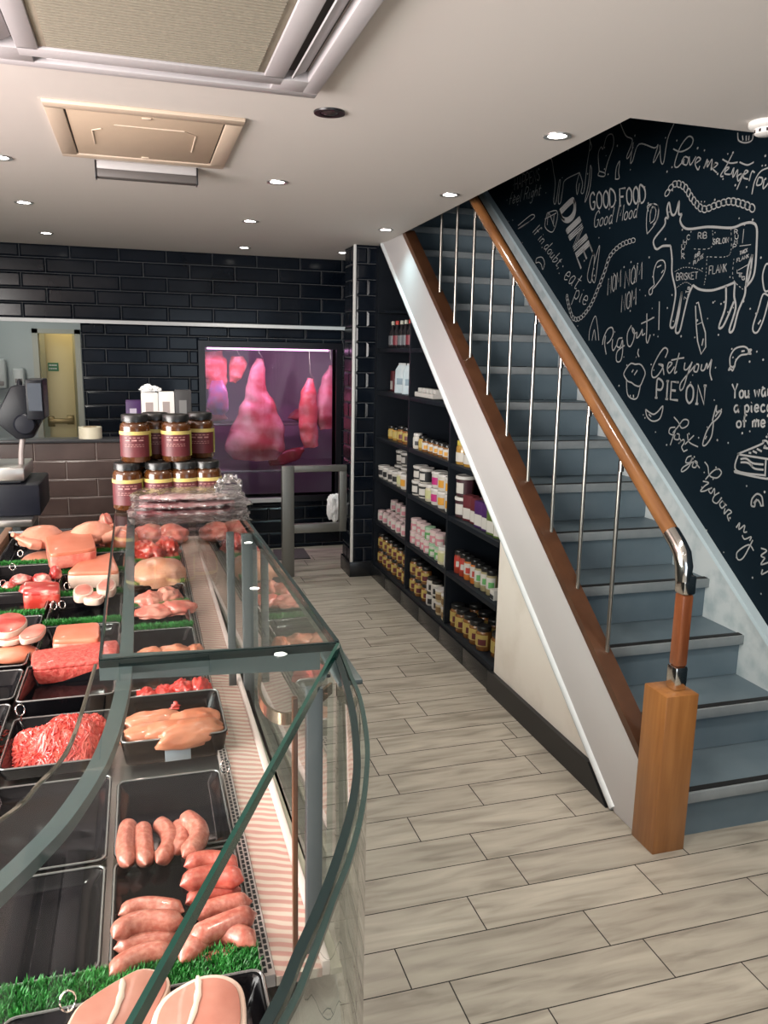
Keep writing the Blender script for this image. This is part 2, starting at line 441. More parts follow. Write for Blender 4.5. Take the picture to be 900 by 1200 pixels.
# back room seen through the doorway
bw = M('back room paint', (0.44, 0.46, 0.45), 0.6)
back_room = structure('wall_back_room')
D0 = ony(37, 385, 8.3); D1 = ony(97, 500, 8.3)
MB().box(-2.6, D0.x, 8.3, 8.4, 0, ZC).box(D0.x, D1.x+0.02, 8.3, 8.4, D0.z, ZC).box(D1.x+0.02, 0.6, 8.3, 8.4, 0, ZC).build('plaster', bw, back_room, smooth=0)
MB().box(-0.25, -0.15, YB+0.12, 8.3, 0, ZC).build('wall_side_room', bw, kind='structure', smooth=0)
door_1 = structure('door_1')
cream = M('cream door paint', (0.62, 0.50, 0.26), 0.5)
door_w = D1.x-D0.x
MB().box(D0.x+0.08, D0.x+0.08+door_w*0.62, 8.55, 8.59, 0, D0.z-0.02, bevel=0.003).build('leaf', cream, door_1)
MB().box(D0.x, D0.x+0.05, 8.28, 8.42, 0, D0.z+0.0).box(D1.x-0.03, D1.x+0.02, 8.28, 8.42, 0, D0.z).box(D0.x, D1.x+0.02, 8.28, 8.42, D0.z-0.04, D0.z).build('frame', M('pale door frame', (0.45, 0.43, 0.36), 0.5), door_1)
MB().box(D0.x-0.2, D1.x+0.5, 8.95, 9.05, 0, ZC).box(D1.x+0.02, D1.x+0.1, 8.4, 8.95, 0, ZC).build('lobby_wall', M('lobby paint', (0.5, 0.45, 0.3), 0.6), door_1, smooth=0)
pb = ony(56, 494, 8.52); pe = ony(86, 489, 8.52)
MB().box(pb.x, pe.x, 8.50, 8.53, pb.z-0.02, pb.z+0.03, bevel=0.006).box(pb.x, pb.x+0.06, 8.52, 8.56, pb.z-0.05, pb.z+0.05, bevel=0.004).box(pe.x-0.06, pe.x, 8.52, 8.56, pb.z-0.03, pb.z+0.06, bevel=0.004).build('push_bar', M('dull brass', (0.25, 0.19, 0.09), 0.4, 0.7), door_1)
light('lobby_lamp', 'POINT', (D0.x+0.35, 8.45, 2.1), 7, (1, 0.85, 0.5), shadow_soft_size=0.1)
light('back_room_lamp', 'POINT', (-1.3, 7.3, 2.1), 8, (0.9, 1.0, 0.95), shadow_soft_size=0.15)
light('cold_room_light', 'AREA', (1.0, YB+0.2, 1.72), 22, (1.0, 0.36, 0.72), (R(-28), 0, 0), shape='RECTANGLE', size=1.2, size_y=0.12)
# ================================================================ STAIRCASE
XS = 1.57                      # outer face of the stair side
SL = 0.745                     # slope
RISE, GO, NY = 0.1712, 0.2335, 2.045
stairs = thing('staircase', 'blue grey staircase with white side, wooden handrail and steel balusters below the chalk wall', 'staircase', (1.95, 2.05, 0))
X0, X1 = 1.60, 2.295
for k in range(17):
    yn = NY + GO*k; z = RISE*(k+1)
    t = MB().box(X0, X1, yn+0.008, yn+GO+0.03, z-0.03, z-0.002).build('tread', stair_blue, stairs, smooth=0)
    MB().box(X0, X1, yn, yn+0.012, z-0.038, z, bevel=0.003).build('nosing', nose_grey, t)
    MB().box(X0, X1, yn+0.012, yn+0.036, z-0.004, z+0.0015).build('grip_strip', rubber, t, smooth=0)
    MB().box(X0, X1, yn+0.022, yn+0.034, z-RISE, z-0.028).build('riser', stair_blue, stairs, smooth=0)
zl = lambda y: 0.753*(y-2.249)
zu = lambda y: 0.285+0.743*(y-2.13)
yl = 2.249 + ZC/0.753; yu = 2.13 + (ZC-0.285)/0.743
stringer_m = M('white stair side paint', (0.57, 0.55, 0.55), 0.34, bump=0.03, bscale=15)
MB().prism([(2.105, 0.002), (2.249, 0.002), (yl+0.02, ZC+0.02), (yu, ZC+0.02), (2.105, zu(2.105))], 0.028, 'x', XS, ).build('outer_string', stringer_m, stairs, smooth=0)
b = MB(); b.tube([(XS+0.004, 2.262, 0.012), (XS+0.004, yl+0.0, ZC-0.004)], 0.017, 12, up=Vector((1, 0, 0)))
b.build('bead_moulding', M('glossy white moulding', (0.72, 0.76, 0.78), 0.22), stairs)
# white panel under the string, black skirting
ye = 3.312
MB().prism([(2.26, 0.0), (2.37, 0.095), (ye, zl(ye)+0.01), (ye, 0.05), (ye, 0.0)], 0.02, 'x', XS+0.006).build('side_panel', M('scuffed white panel', (0.87, 0.82, 0.75), 0.55, second=(0.74, 0.68, 0.60), scale=5, mix=(0.5, 0.85)), stairs, smooth=0)
MB().prism([(2.285, 0.001), (ye+0.03, 0.001), (ye+0.03, 0.108), (2.425, 0.108)], 0.022, 'x', XS-0.014).build('skirting', M('black skirting tile', (0.012, 0.012, 0.014), 0.35), stairs, smooth=0)
# wooden capping along the top of the string
cp = MB(); cp.bar([(1.6, 2.118, zu(2.118)-0.0), (1.6, yu, ZC+0.01)], 0.068, 0.032, up=Vector((0, -SL, 1)))
cp.build('capping', wood_red, stairs)
# inner string against the wall
zi = lambda y: 0.265 + 0.727*(y-2.05) + 0.03
si = MB().prism([(1.95, 0.0), (2.6, 0.0), (6.0, zi(6.0)-0.5), (6.0, zi(6.0)), (1.95, zi(1.95))], 0.028, 'x', XM-0.03).build('wall_string', string_pale, stairs, smooth=0)
MB().bar([(XM-0.021, 1.95, zi(1.95)), (XM-0.021, 6.0, zi(6.0))], 0.04, 0.018, up=Vector((0, -SL, 1))).build('string_edge', M('pale blue string edge', (0.50, 0.60, 0.64), 0.4), stairs)
# balusters
bal_m = M('satin steel baluster', (0.46, 0.43, 0.39), 0.28, 1.0)
XR = 1.615
zr = lambda y: 1.047+SL*(y-2.127)            # handrail axis
bl = None
for k in range(9):
    y = 2.441 + 0.235*k; z = 0.500+0.1712*k
    p0 = Vector((XR, y, z+0.012)); p1 = Vector((XR, y+0.006, zr(y)-0.012))
    if k == 0:
        o = MB().tube([p0, p1], 0.0075, 12).build('baluster', bal_m, stairs)
        f = MB().box(XR-0.011, XR+0.011, y-0.014, y+0.014, z-0.012, z+0.026, bevel=0.003).tube([(XR-0.02, y, z+0.008), (XR-0.008, y, z+0.008)], 0.005, 8).build('foot_bracket', chrome, o)
        tb = MB().tube([(XR, y, zr(y)-0.075), (XR, y+0.002, zr(y)-0.02)], 0.0098, 10).build('top_collar', chrome, o)
        bl = o
    else:
        c = bl.copy(); COL.objects.link(c); c.location = bl.location+Vector((0, 0.235*k, (0.1712+0.0039)*k))
        for g_ in bl.children:
            d = g_.copy(); COL.objects.link(d); d.parent = c
# handrail
ya, yb_ = 2.10, 5.3
hr = MB().tube([(XR, ya, zr(ya)), (XR, yb_, zr(yb_))], 0.0255, 20).build('handrail', M('handrail wood', (0.23, 0.098, 0.034), 0.25, second=(0.135, 0.053, 0.02), scale=6, stretch=(8, 1, 1), mix=(0.3, 0.75), coat=0.4), stairs)
el = MB()
pe_ = [Vector((XR, 2.135, zr(2.135))), Vector((XR, 2.10, zr(2.10))), Vector((XR, 2.072, zr(2.072)-0.006)), Vector((XR, 2.058, zr(2.05)-0.03)), Vector((XR, 2.056, zr(2.05)-0.075))]
el.tube(pe_, [0.0275, 0.0275, 0.028, 0.028, 0.024], 20)
el.build('rail_elbow', chrome, hr)
post = MB().box(1.553, 1.673, 2.0, 2.12, 0, 0.552, bevel=0.003).build('newel_post', M('oak newel', (0.36, 0.15, 0.045), 0.33, second=(0.25, 0.095, 0.026), scale=5, stretch=(10, 10, 0.8), mix=(0.3, 0.75), coat=0.15), stairs)
MB().box(1.604, 1.650, 2.033, 2.083, 0.552, 0.632, bevel=0.007).build('lower_collar', chrome, post)
MB().box(1.607, 1.647, 2.036, 2.080, 0.632, 0.872, bevel=0.007).build('upright', M('upright wood', (0.24, 0.075, 0.028), 0.3, second=(0.16, 0.045, 0.016), scale=6, stretch=(9, 9, 0.8), coat=0.2), post)
MB().box(1.604, 1.650, 2.033, 2.083, 0.872, 0.935, bevel=0.007).build('upper_collar', chrome, post)
MB().tube([(XR+0.012, 2.06, 0.93), (XR+0.008, 2.075, 0.985)], [0.022, 0.016], 14).build('rail_pin', chrome, post)

# ================================================================ SHELVES UNDER THE STAIRS
shelf = thing('shelf_unit', 'dark navy open shelving with three bays built in under the stairs', 'shelves', (1.75, 4.35, 0))
SY = [3.325, 3.98, 4.68, 5.385]
SZ = [0.128, 0.435, 0.745, 1.03, 1.345, 1.632]
XB = 1.93
top_at = lambda y: 0.753*(y-2.249)-0.02
for z in SZ:
    y0 = max(SY[0]+0.0, 2.249+(z+0.04)/0.753)
    MB().box(XS+0.003, XB, y0, SY[3]+0.03, z-0.028, z, bevel=0.002).build('shelf_board', navy, shelf)
for y in SY[1:3]:
    MB().box(XS+0.001, XB, y-0.011, y+0.011, 0.13, top_at(y)-0.01).build('divider', navy, shelf, smooth=0)
MB().box(XS+0.03, XB, SY[0]-0.0, SY[0]+0.014, 0.0, top_at(SY[0]+0.0)).build('end_panel', navy, shelf, smooth=0)
MB().box(XS+0.001, XB, SY[3], SY[3]+0.06, 0.0, 2.3).build('end_panel', navy, shelf, smooth=0)
MB().prism([(SY[0], 0.0), (SY[3]+0.06, 0.0), (SY[3]+0.06, 2.28), (5.26, 2.24), (SY[0], top_at(SY[0]))], 0.02, 'x', XB).build('back_panel', M('black shelf back', (0.004, 0.005, 0.008), 0.7), shelf, smooth=0)
pl = MB()
for i in range(6):
    y0 = SY[0] + i*0.352
    pl.box(XS-0.006, XS+0.02, y0+0.001, min(y0+0.350, SY[3]+0.06), 0, 0.100, bevel=0.003)
pl.build('plinth', M('black plinth tile', (0.01, 0.011, 0.013), 0.25), shelf)
MB().box(XS+0.004, XB, SY[3]-0.16, SY[3]+0.0, 1.86, 1.88).build('top_board', navy, shelf, smooth=0)
# ================================================================ CEILING FITTINGS
lamp_face = M('lit lamp face', (1, 1, 1), 0.4, emit=(1, 0.97, 0.9), estr=14)
lamp_rim = M('satin lamp rim', (0.5, 0.49, 0.47), 0.3, 0.8)
DL = [((0, 184), 'at the left edge of the frame level with the hatch lamp'),
      ((28, 237), 'left of the small ceiling hatch'), ((54, 273), 'farthest left, close to the black tiled wall'),
      ((325, 213), 'right of the small ceiling hatch, nearest of its row'), ((293, 259), 'middle of the row running towards the cold room window'),
      ((286, 290), 'nearest the tiled wall above the cold room window'), ((402, 296), 'just left of the tiled pillar top'),
      ((452, 269), 'beside the top of the white stair side'), ((527, 228), 'beside the stair opening, above the upper balusters'),
      ((653, 159), 'largest, beside the mural and the stair opening')]
first = None
spots = []
for (px, where) in DL:
    p = onz(px[0], px[1], ZC)
    lab = 'lit round ceiling downlight ' + where
    if first is None:
        t = thing('downlight', lab, 'ceiling light', (p.x, p.y, ZC), group='recessed ceiling downlights')
        MB().lathe([(0.030, -0.0005), (0.046, -0.0005), (0.045, -0.005), (0.031, -0.003)], 28, capb=False, capt=False).build('rim', lamp_rim, t, local=True)
        MB().lathe([(0.0, -0.0015), (0.031, -0.0018)], 28, capb=False, capt=False).build('lamp_face', lamp_face, t, local=True)
        first = t
    else:
        dup(first, (p.x, p.y, ZC), 0, lab, 'recessed ceiling downlights')
    spots.append((p.x, p.y))
for s in [(1.36, 1.4), (1.36, 0.2), (1.9, 1.5), (1.9, 0.3), (0.6, 0.6), (-0.5, 1.2), (0.6, 1.4)]:
    spots.append(s)
for i, (x, y) in enumerate(spots):
    light('downlight_beam', 'SPOT', (x, y, ZC-0.012), {6: 9, 7: 7, 8: 8, 9: 10}.get(i, 21), (0.62, 0.95, 1.0) if i in (6, 7) else (1, 0.95, 0.86), (0, 0, 0), spot_size=R(125), spot_blend=0.9, shadow_soft_size=0.035)

p = onz(386, 131, ZC)
t = thing('dark_downlight', 'unlit black round ceiling fitting beside the large air conditioner', 'ceiling light', (p.x, p.y, ZC))
MB().lathe([(0.020, -0.001), (0.048, -0.001), (0.047, -0.006), (0.03, -0.006)], 28, capb=False, capt=False).build('rim', M('black rim', (0.015, 0.014, 0.015), 0.3), t, local=True)
MB().lathe([(0.0, -0.009), (0.018, -0.007), (0.03, -0.002)], 24, capb=False, capt=False).build('inner', M('dark lens', (0.03, 0.018, 0.02), 0.2), t, local=True)
p = onz(899, 143, ZC)
t = thing('smoke_detector', 'white round smoke detector on the ceiling at the right edge', 'smoke detector', (p.x, p.y, ZC))
MB().lathe([(0.052, 0), (0.052, -0.012), (0.046, -0.018), (0.034, -0.020), (0.033, -0.034), (0.026, -0.038), (0, -0.039)], 28, capb=False, capt=False).build('body', white_paint, t, local=True)
sl = MB()
for i in range(10):
    a = i*math.pi/5
    sl.box(-0.003, 0.003, -0.0345, -0.0325, -0.032, -0.023, mat=Matrix.Rotation(a, 4, 'Z'))
sl.build('slots', M('dark lens', (0.03, 0.018, 0.02), 0.2), t, local=True)

# large cassette air conditioner
AX0, AX1, AY0, AY1 = -0.36, 0.492, 1.49, 2.345
ac_m = M('air conditioner plastic', (0.43, 0.41, 0.42), 0.45)
ac = thing('air_conditioner', 'large white ceiling cassette air conditioner with tan grille, cut by the top edge', 'air conditioner', ((AX0+AX1)/2, (AY0+AY1)/2, ZC))
GX0, GX1, GY0, GY1 = -0.197, 0.332, 1.63, 2.2
pz = ZC-0.028
pa = MB()
pa.box(AX0, AX1, AY1-0.045, AY1, pz, ZC, bevel=0.004).box(AX0, AX1, AY0, AY0+0.045, pz, ZC, bevel=0.004)
pa.box(AX0, AX0+0.045, AY0+0.04, AY1-0.04, pz, ZC, bevel=0.004).box(AX1-0.045, AX1, AY0+0.04, AY1-0.04, pz, ZC, bevel=0.004)
pa.box(GX0-0.05, GX1+0.052, GY1, GY1+0.062, pz, ZC, bevel=0.003).box(GX0-0.05, GX1+0.052, GY0-0.06, GY0, pz, ZC, bevel=0.003)
pa.box(GX0-0.05, GX0, GY0-0.01, GY1+0.01, pz, ZC, bevel=0.003).box(GX1, GX1+0.052, GY0-0.01, GY1+0.01, pz, ZC, bevel=0.003)
for (cx0, cx1) in ((AX0+0.04, GX0-0.02), (GX1+0.03, AX1-0.04)):
    pa.box(cx0, cx1, AY1-0.13, AY1-0.04, pz+0.0005, ZC, bevel=0.002).box(cx0, cx1, AY0+0.04, AY0+0.12, pz+0.0005, ZC, bevel=0.002)
pa.build('surround', ac_m, ac)
MB().box(GX0, GX1, GY0, GY1, pz+0.006, ZC, bevel=0.002).build('grille', M('tan filter mesh', (0.30, 0.265, 0.205), 0.8, second=(0.26, 0.23, 0.175), scale=3, stretch=(1, 6, 1), bump=0.15, bscale=160), ac)
gl = MB()
for i in range(36):
    y = GY0+0.012+i*(GY1-GY0-0.02)/36
    gl.box(GX0+0.02, GX1-0.02, y, y+0.005, pz+0.001, pz+0.008)
gl.build('grille_ribs', M('tan grille rib', (0.28, 0.25, 0.195), 0.7), ac, smooth=0)
for (x0, x1, y0, y1, ax) in ((GX1+0.055, AX1-0.05, AY0+0.12, AY1-0.13, 'y'), (AX0+0.05, GX0-0.055, AY0+0.12, AY1-0.13, 'y'), (GX0, GX1, GY1+0.066, AY1-0.045, 'x')):
    sl = MB().box(x0-0.002, x1+0.002, y0, y1, ZC-0.003, ZC)
    sl.build('duct_slot', M('dark duct', (0.08, 0.078, 0.075), 0.8), ac, smooth=0)
    fl_ = MB()
    if ax == 'y': fl_.box(-0.021, 0.021, y0+0.01, y1-0.01, -0.0025, 0.0025, bevel=0.001, mat=Matrix.Translation(((x0+x1)/2+0.006, 0, pz+0.014)) @ Matrix.Rotation(R(-32), 4, 'Y'))
    else: fl_.box(x0+0.01, x1-0.01, -0.014, 0.014, -0.002, 0.002, bevel=0.001, mat=Matrix.Translation((0, (y0+y1)/2+0.004, pz+0.010)) @ Matrix.Rotation(R(25), 4, 'X'))
    fl_.build('louvre', ac_m, ac)

# smaller tan access panel
VX0, VX1, VY0, VY1 = -0.243, 0.348, 2.705, 3.413
tan = M('cream vent plastic', (0.56, 0.45, 0.35), 0.5)
v = thing('ceiling_hatch', 'cream rectangular ceiling hatch behind the large air conditioner', 'ceiling hatch', ((VX0+VX1)/2, (VY0+VY1)/2, ZC))
fr = MB()
w = 0.055
fr.box(VX0, VX1, VY0, VY0+w, ZC-0.012, ZC, bevel=0.003).box(VX0, VX1, VY1-w, VY1, ZC-0.012, ZC, bevel=0.003).box(VX0, VX0+w, VY0+w*0.8, VY1-w*0.8, ZC-0.012, ZC, bevel=0.003).box(VX1-w, VX1, VY0+w*0.8, VY1-w*0.8, ZC-0.012, ZC, bevel=0.003)
fr.build('frame', tan, v)
MB().box(VX0+w+0.005, VX1-w-0.005, VY0+w+0.005, VY1-w-0.005, ZC-0.009, ZC, bevel=0.002).build('panel', M('tan hatch panel', (0.54, 0.42, 0.31), 0.5), v)
MB().box(VX0+w, VX1-w, VY0+w, VY1-w, ZC-0.004, ZC).build('seam', M('dark duct', (0.08, 0.078, 0.075), 0.8), v, smooth=0)
rb = MB(); cx, cy = (VX0+VX1)/2, (VY0+VY1)/2
rb.tube([(cx-0.14, cy-0.10, ZC-0.009), (cx-0.17, cy-0.07, ZC-0.009), (cx-0.17, cy+0.12, ZC-0.009)], 0.003, 6)
rb.tube([(cx-0.10, cy-0.16, ZC-0.009), (cx+0.12, cy-0.16, ZC-0.009), (cx+0.16, cy-0.12, ZC-0.009), (cx+0.16, cy+0.12, ZC-0.009)], 0.003, 6)
rb.box(cx-0.014, cx+0.014, VY0+w+0.02, VY0+w+0.035, ZC-0.013, ZC-0.008, bevel=0.002).box(cx-0.014, cx+0.014, VY1-w-0.035, VY1-w-0.02, ZC-0.013, ZC-0.008, bevel=0.002)
rb.build('moulded_ribs', tan, v)
p0 = onz(112, 185, ZC); p1 = onz(230, 197, ZC)
t = thing('light_bar', 'slim dark and white bar fitting under the cream ceiling hatch', 'light fitting', ((p0.x+p1.x)/2, p0.y+0.03, ZC))
yb0 = p0.y+0.03
MB().box(p0.x, p1.x, yb0, yb0+0.05, ZC-0.030, ZC, bevel=0.003).build('housing', M('pale fitting', (0.40, 0.385, 0.38), 0.4), t)
MB().box(p0.x, p1.x, yb0+0.0, yb0+0.052, ZC-0.060, ZC-0.030, bevel=0.004).build('lower_bar', M('dark fitting', (0.10, 0.09, 0.085), 0.5), t)
for x in (p0.x-0.006, p1.x):
    MB().box(x, x+0.006, yb0-0.002, yb0+0.054, ZC-0.064, ZC, bevel=0.001).build('end_cap', M('black rim', (0.015, 0.014, 0.015), 0.3), t)

# ================================================================ DISPLAY COUNTER
ZT, ZD = 1.24, 0.88
YE = 3.2
JF, JS = onz(394, 752, ZT), onz(117, 772, ZT)
FARDIR = (onz(262, 573, ZT) - JF); FARDIR /= FARDIR.y
FF = JF + FARDIR*(YE-JF.y)
SD = onz(134.6, 607, ZT) - JS; SD /= SD.y
FS = JS + SD*(YE-JS.y)
def fx(y): return JF.x + FARDIR.x*(y-JF.y)        # front glass line
counter = thing('display_counter', 'long curved glass butcher display counter filled with meat trays', 'display counter', (-0.2, 1.6, 0))
clear = glass_sheet('counter glass', (0.90, 0.945, 0.93), 1.3)
top_glass_m = glass_sheet('counter top glass', (0.86, 0.90, 0.89), 0.65)
edge_m = M('green glass edge', (0.006, 0.045, 0.034), 0.15)
edge_dark = M('dark glass edge', (0.004, 0.014, 0.014), 0.2)
edge_pale = M('pale green glass edge', (0.016, 0.036, 0.032), 0.2)
T = 0.010
MB().prism([(JS.x, JS.y), (JF.x, JF.y), (FF.x, FF.y), (FS.x, FS.y)], T, 'z', ZT-T).build('top_glass', top_glass_m, counter, smooth=0)
ch = onz(150, 1195, ZT); chd = (ch-JF).normalized(); C2 = JF + chd*0.86
sc_ = [onz(112, 778, ZT), onz(83, 870, ZT), onz(45, 918, ZT), onz(0, 960, ZT)]
sc_ += [sc_[-1] + Vector((-0.10, -0.12, 0)), sc_[-1] + Vector((-0.30, -0.26, 0))]
cpoly = [(JF.x, JF.y-0.006), (JS.x, JS.y-0.006)] + [(q.x, q.y) for q in sc_] + [(C2.x, C2.y)]
MB().prism(cpoly, T, 'z', ZT-T).build('corner_top_glass', top_glass_m, counter, smooth=0)
# polished glass edges
def edge(name, pts, w, h, mat):
    MB().bar(pts, w, h).build(name, mat, counter, smooth=0)
edge('glass_edge', [JF+Vector((0.001, -0.006, -T/2)), C2+Vector((0.001, 0, -T/2))], 0.004, T+0.001, edge_m)
edge('glass_edge', [JF+Vector((0.001, 0, -T/2)), FF+Vector((0.001, 0, -T/2))], 0.006, T+0.002, edge_dark)
edge('glass_edge', [JS+Vector((0, -0.002, -T/2)), JF+Vector((0, -0.002, -T/2))], 0.004, T+0.001, edge_dark)
edge('glass_edge', [JS+Vector((0, 0, -T/2)), FS+Vector((0, 0, -T/2))], 0.003, T+0.001, edge_dark)
edge('glass_edge', [q+Vector((0, 0, -0.001)) for q in smooth_curve(sc_, 5)], 0.0035, 0.002, M('brown glass edge', (0.10, 0.085, 0.065), 0.3))
# front glass: two straight panes and the bowed corner pane
YP = 1.62
for (ya, yb2) in ((JF.y+0.012, YP-0.004), (YP+0.004, YE)):
    pp = MB()
    pp.prism([(fx(ya)-0.008, ya), (fx(ya), ya), (fx(yb2), yb2), (fx(yb2)-0.008, yb2)], ZT-T-0.002-(ZD-0.02), 'z', ZD-0.02)
    pp.build('front_glass', clear, counter, smooth=0)
def curve_pts(pix, z): return [onz(a, b, z) for a, b in pix]
outp = [(396, 756), (410, 792), (422, 822), (430, 871), (429, 915), (422, 964), (409, 1012), (392, 1055), (365, 1128), (333, 1200)]
inp = [(392, 762), (404, 800), (413, 838), (417, 872), (418, 910), (411, 958), (396, 1010), (378, 1060), (350, 1124), (316, 1200)]
ZG = ZT-0.012
oc = curve_pts(outp, ZG); ic = curve_pts(inp, ZG)
def ext(c):
    d = (c[-1]-c[-2]).normalized()
    return c + [c[-1] + Vector((d.x*0.10-0.012, d.y*0.10+0.006, 0)), c[-1] + Vector((d.x*0.2-0.07, d.y*0.2+0.045, 0)), c[-1]+Vector((d.x*0.28-0.2, d.y*0.28+0.09, 0))]
oc = smooth_curve(ext(oc)); ic = smooth_curve(ext(ic))
def wallstrip(mb, c, z0, z1, inset=0.0):
    lo = [mb.bm.verts.new((q.x, q.y, z0)) for q in c]; hi = [mb.bm.verts.new((q.x, q.y, z1)) for q in c]
    for i in range(len(c)-1):
        mb.bm.faces.new((lo[i], lo[i+1], hi[i+1], hi[i]))
g_ = MB()
n = len(oc)
lo_o = [g_.bm.verts.new((q.x, q.y, ZD-0.06)) for q in oc]; hi_o = [g_.bm.verts.new((q.x, q.y, ZG)) for q in oc]
ic2 = [oc[i] + (ic[i]-oc[i]).normalized()*0.008 for i in range(n)]
lo_i = [g_.bm.verts.new((q.x, q.y, ZD-0.06)) for q in ic2]; hi_i = [g_.bm.verts.new((q.x, q.y, ZG)) for q in ic2]
for i in range(n-1):
    g_.bm.faces.new((lo_o[i], lo_o[i+1], hi_o[i+1], hi_o[i])); g_.bm.faces.new((lo_i[i], hi_i[i], hi_i[i+1], lo_i[i+1]))
    g_.bm.faces.new((hi_o[i], hi_o[i+1], hi_i[i+1], hi_i[i])); g_.bm.faces.new((lo_o[i], lo_i[i], lo_i[i+1], lo_o[i+1]))
g_.bm.faces.new((lo_o[0], hi_o[0], hi_i[0], lo_i[0])); g_.bm.faces.new((lo_o[-1], lo_i[-1], hi_i[-1], hi_o[-1]))
g_.build('corner_glass', clear, counter, smooth=60)
edge('glass_edge', [q+Vector((0, 0, 0.0015)) for q in oc], 0.0045, 0.004, edge_pale)
edge('glass_rail', [q+Vector((0, 0, 0.002)) for q in ic], 0.007, 0.006, edge_dark)
# cross rail under the joint, lamp rail under the staff edge
cr0 = onz(118, 782, ZT-0.03); cr1 = onz(374, 770, ZT-0.03)
MB().bar([cr0, cr1], 0.022, 0.026).build('cross_rail', rail_grey, counter, smooth=0)
lr = [onz(153, 625, ZT-0.03), onz(151, 700, ZT-0.03), onz(148, 775, ZT-0.03), onz(140, 830, ZT-0.03), onz(118, 895, ZT-0.03), onz(78, 960, ZT-0.03), onz(35, 1008, ZT-0.03), onz(-8, 1050, ZT-0.03)]
lr = [Vector((lr[0].x+(lr[0].x-lr[1].x)/(lr[0].y-lr[1].y)*(YE-0.1-lr[0].y), YE-0.1, ZT-0.03))] + lr + [lr[-1]+(lr[-1]-lr[-2])*1.0, lr[-1]+(lr[-1]-lr[-2])*3.0]
lrs = [lr[0]] + smooth_curve(lr[1:], 5)
MB().bar(lrs, 0.0160, 0.012).build('lamp_rail', rail_grey, counter, smooth=0)
for i, (y0, y1) in enumerate(((0.95, 1.6), (1.65, 2.4), (2.45, 3.15))):
    light('counter_strip_lamp', 'AREA', (-0.035, (y0+y1)/2, ZT-0.045), 0.4, (1.0, 0.70, 0.64), (0, R(8), 0), shape='RECTANGLE', size=0.016, size_y=y1-y0)
light('counter_strip_lamp', 'AREA', (-0.10, 0.74, ZT-0.045), 0.22, (1.0, 0.70, 0.64), (0, 0, R(-32)), shape='RECTANGLE', size=0.016, size_y=0.4)
# uprights
post_m = M('grey glass upright', (0.085, 0.094, 0.096), 0.45, 0.3)
k = onz(368, 795, ZT)
MB().box(k.x-0.0095, k.x+0.0095, k.y-0.006, k.y+0.006, ZD-0.04, ZT-T, bevel=0.002).build('upright', post_m, counter)
for dx in (0.022,):
    MB().box(k.x-dx-0.003, k.x-dx+0.003, k.y-0.004, k.y+0.004, ZD-0.04, ZT-T-0.01, bevel=0.001).build('upright', M('red brown wood', (0.14, 0.042, 0.016), 0.32), counter)
k2 = ony(290, 690, YP); k3 = ony(271, 690, YP+0.02)
MB().box(k2.x-0.011, k2.x+0.011, YP-0.006, YP+0.006, ZD-0.04, ZT-T, bevel=0.002).build('upright', post_m, counter)
MB().box(k3.x-0.008, k3.x+0.008, YP+0.02, YP+0.03, ZD-0.04, ZT-T, bevel=0.002).build('upright', post_m, counter)
# corner clamp with two screws and a bent steel arm
zc = ZT-0.02
c0 = onz(384, 765, zc)
MB().box(c0.x-0.010, c0.x+0.020, c0.y-0.10, c0.y-0.0, zc-0.004, zc+0.003, bevel=0.002).build('corner_clamp', M('teal clamp', (0.07, 0.09, 0.09), 0.4, 0.2), counter)
for q in ((384, 792), (410, 794)):
    s_ = onz(q[0], q[1], zc+0.004)
    MB().lathe([(0.0035, 0), (0.0035, 0.002), (0, 0.002)], 12, mat=Matrix.Translation((s_.x, s_.y, zc+0.003)), capb=True, capt=False).build('screw', M('black rim', (0.015, 0.014, 0.015), 0.3), counter)
arm = smooth_curve([onz(a, b, ZT-0.10) for a, b in ((305, 792), (304, 812), (312, 832), (330, 842), (350, 838), (370, 822), (388, 806))], 5)
MB().bar(arm, 0.004, 0.016, up=Vector((0, 0, 1))).build('bent_arm', M('bronze steel', (0.42, 0.30, 0.22), 0.2, 0.9), counter)
# deck, grille, front strip
deck = MB()
foot = [(-0.78, YE), (-0.78, 0.33), (-0.3, 0.33)]
cc = [q for q in reversed(ic)]
body = [(-0.78, YE), (-0.78, cc[0].y+0.02)] + [(q.x-0.012, q.y+0.01) for q in cc if q.y < JF.y-0.02] + [(fx(JF.y)-0.02, JF.y), (fx(YE)-0.02, YE)]
deck.prism(body, 0.74, 'z', 0.10)
deck.build('body', M('dark counter body', (0.035, 0.04, 0.04), 0.3), counter, smooth=30)
MB().prism([(p_[0]+0.005 if p_[0] > -0.7 else p_[0], p_[1]) for p_ in body], 0.02, 'z', 0.84).build('deck_plate', M('deck steel', (0.42, 0.41, 0.38), 0.3, 0.8), counter, smooth=0)
MB().prism([(p_[0]*0.9, p_[1]*0.94+0.1) for p_ in body], 0.1, 'z', 0.0).build('plinth', M('black plinth tile', (0.01, 0.011, 0.013), 0.25), counter, smooth=30)
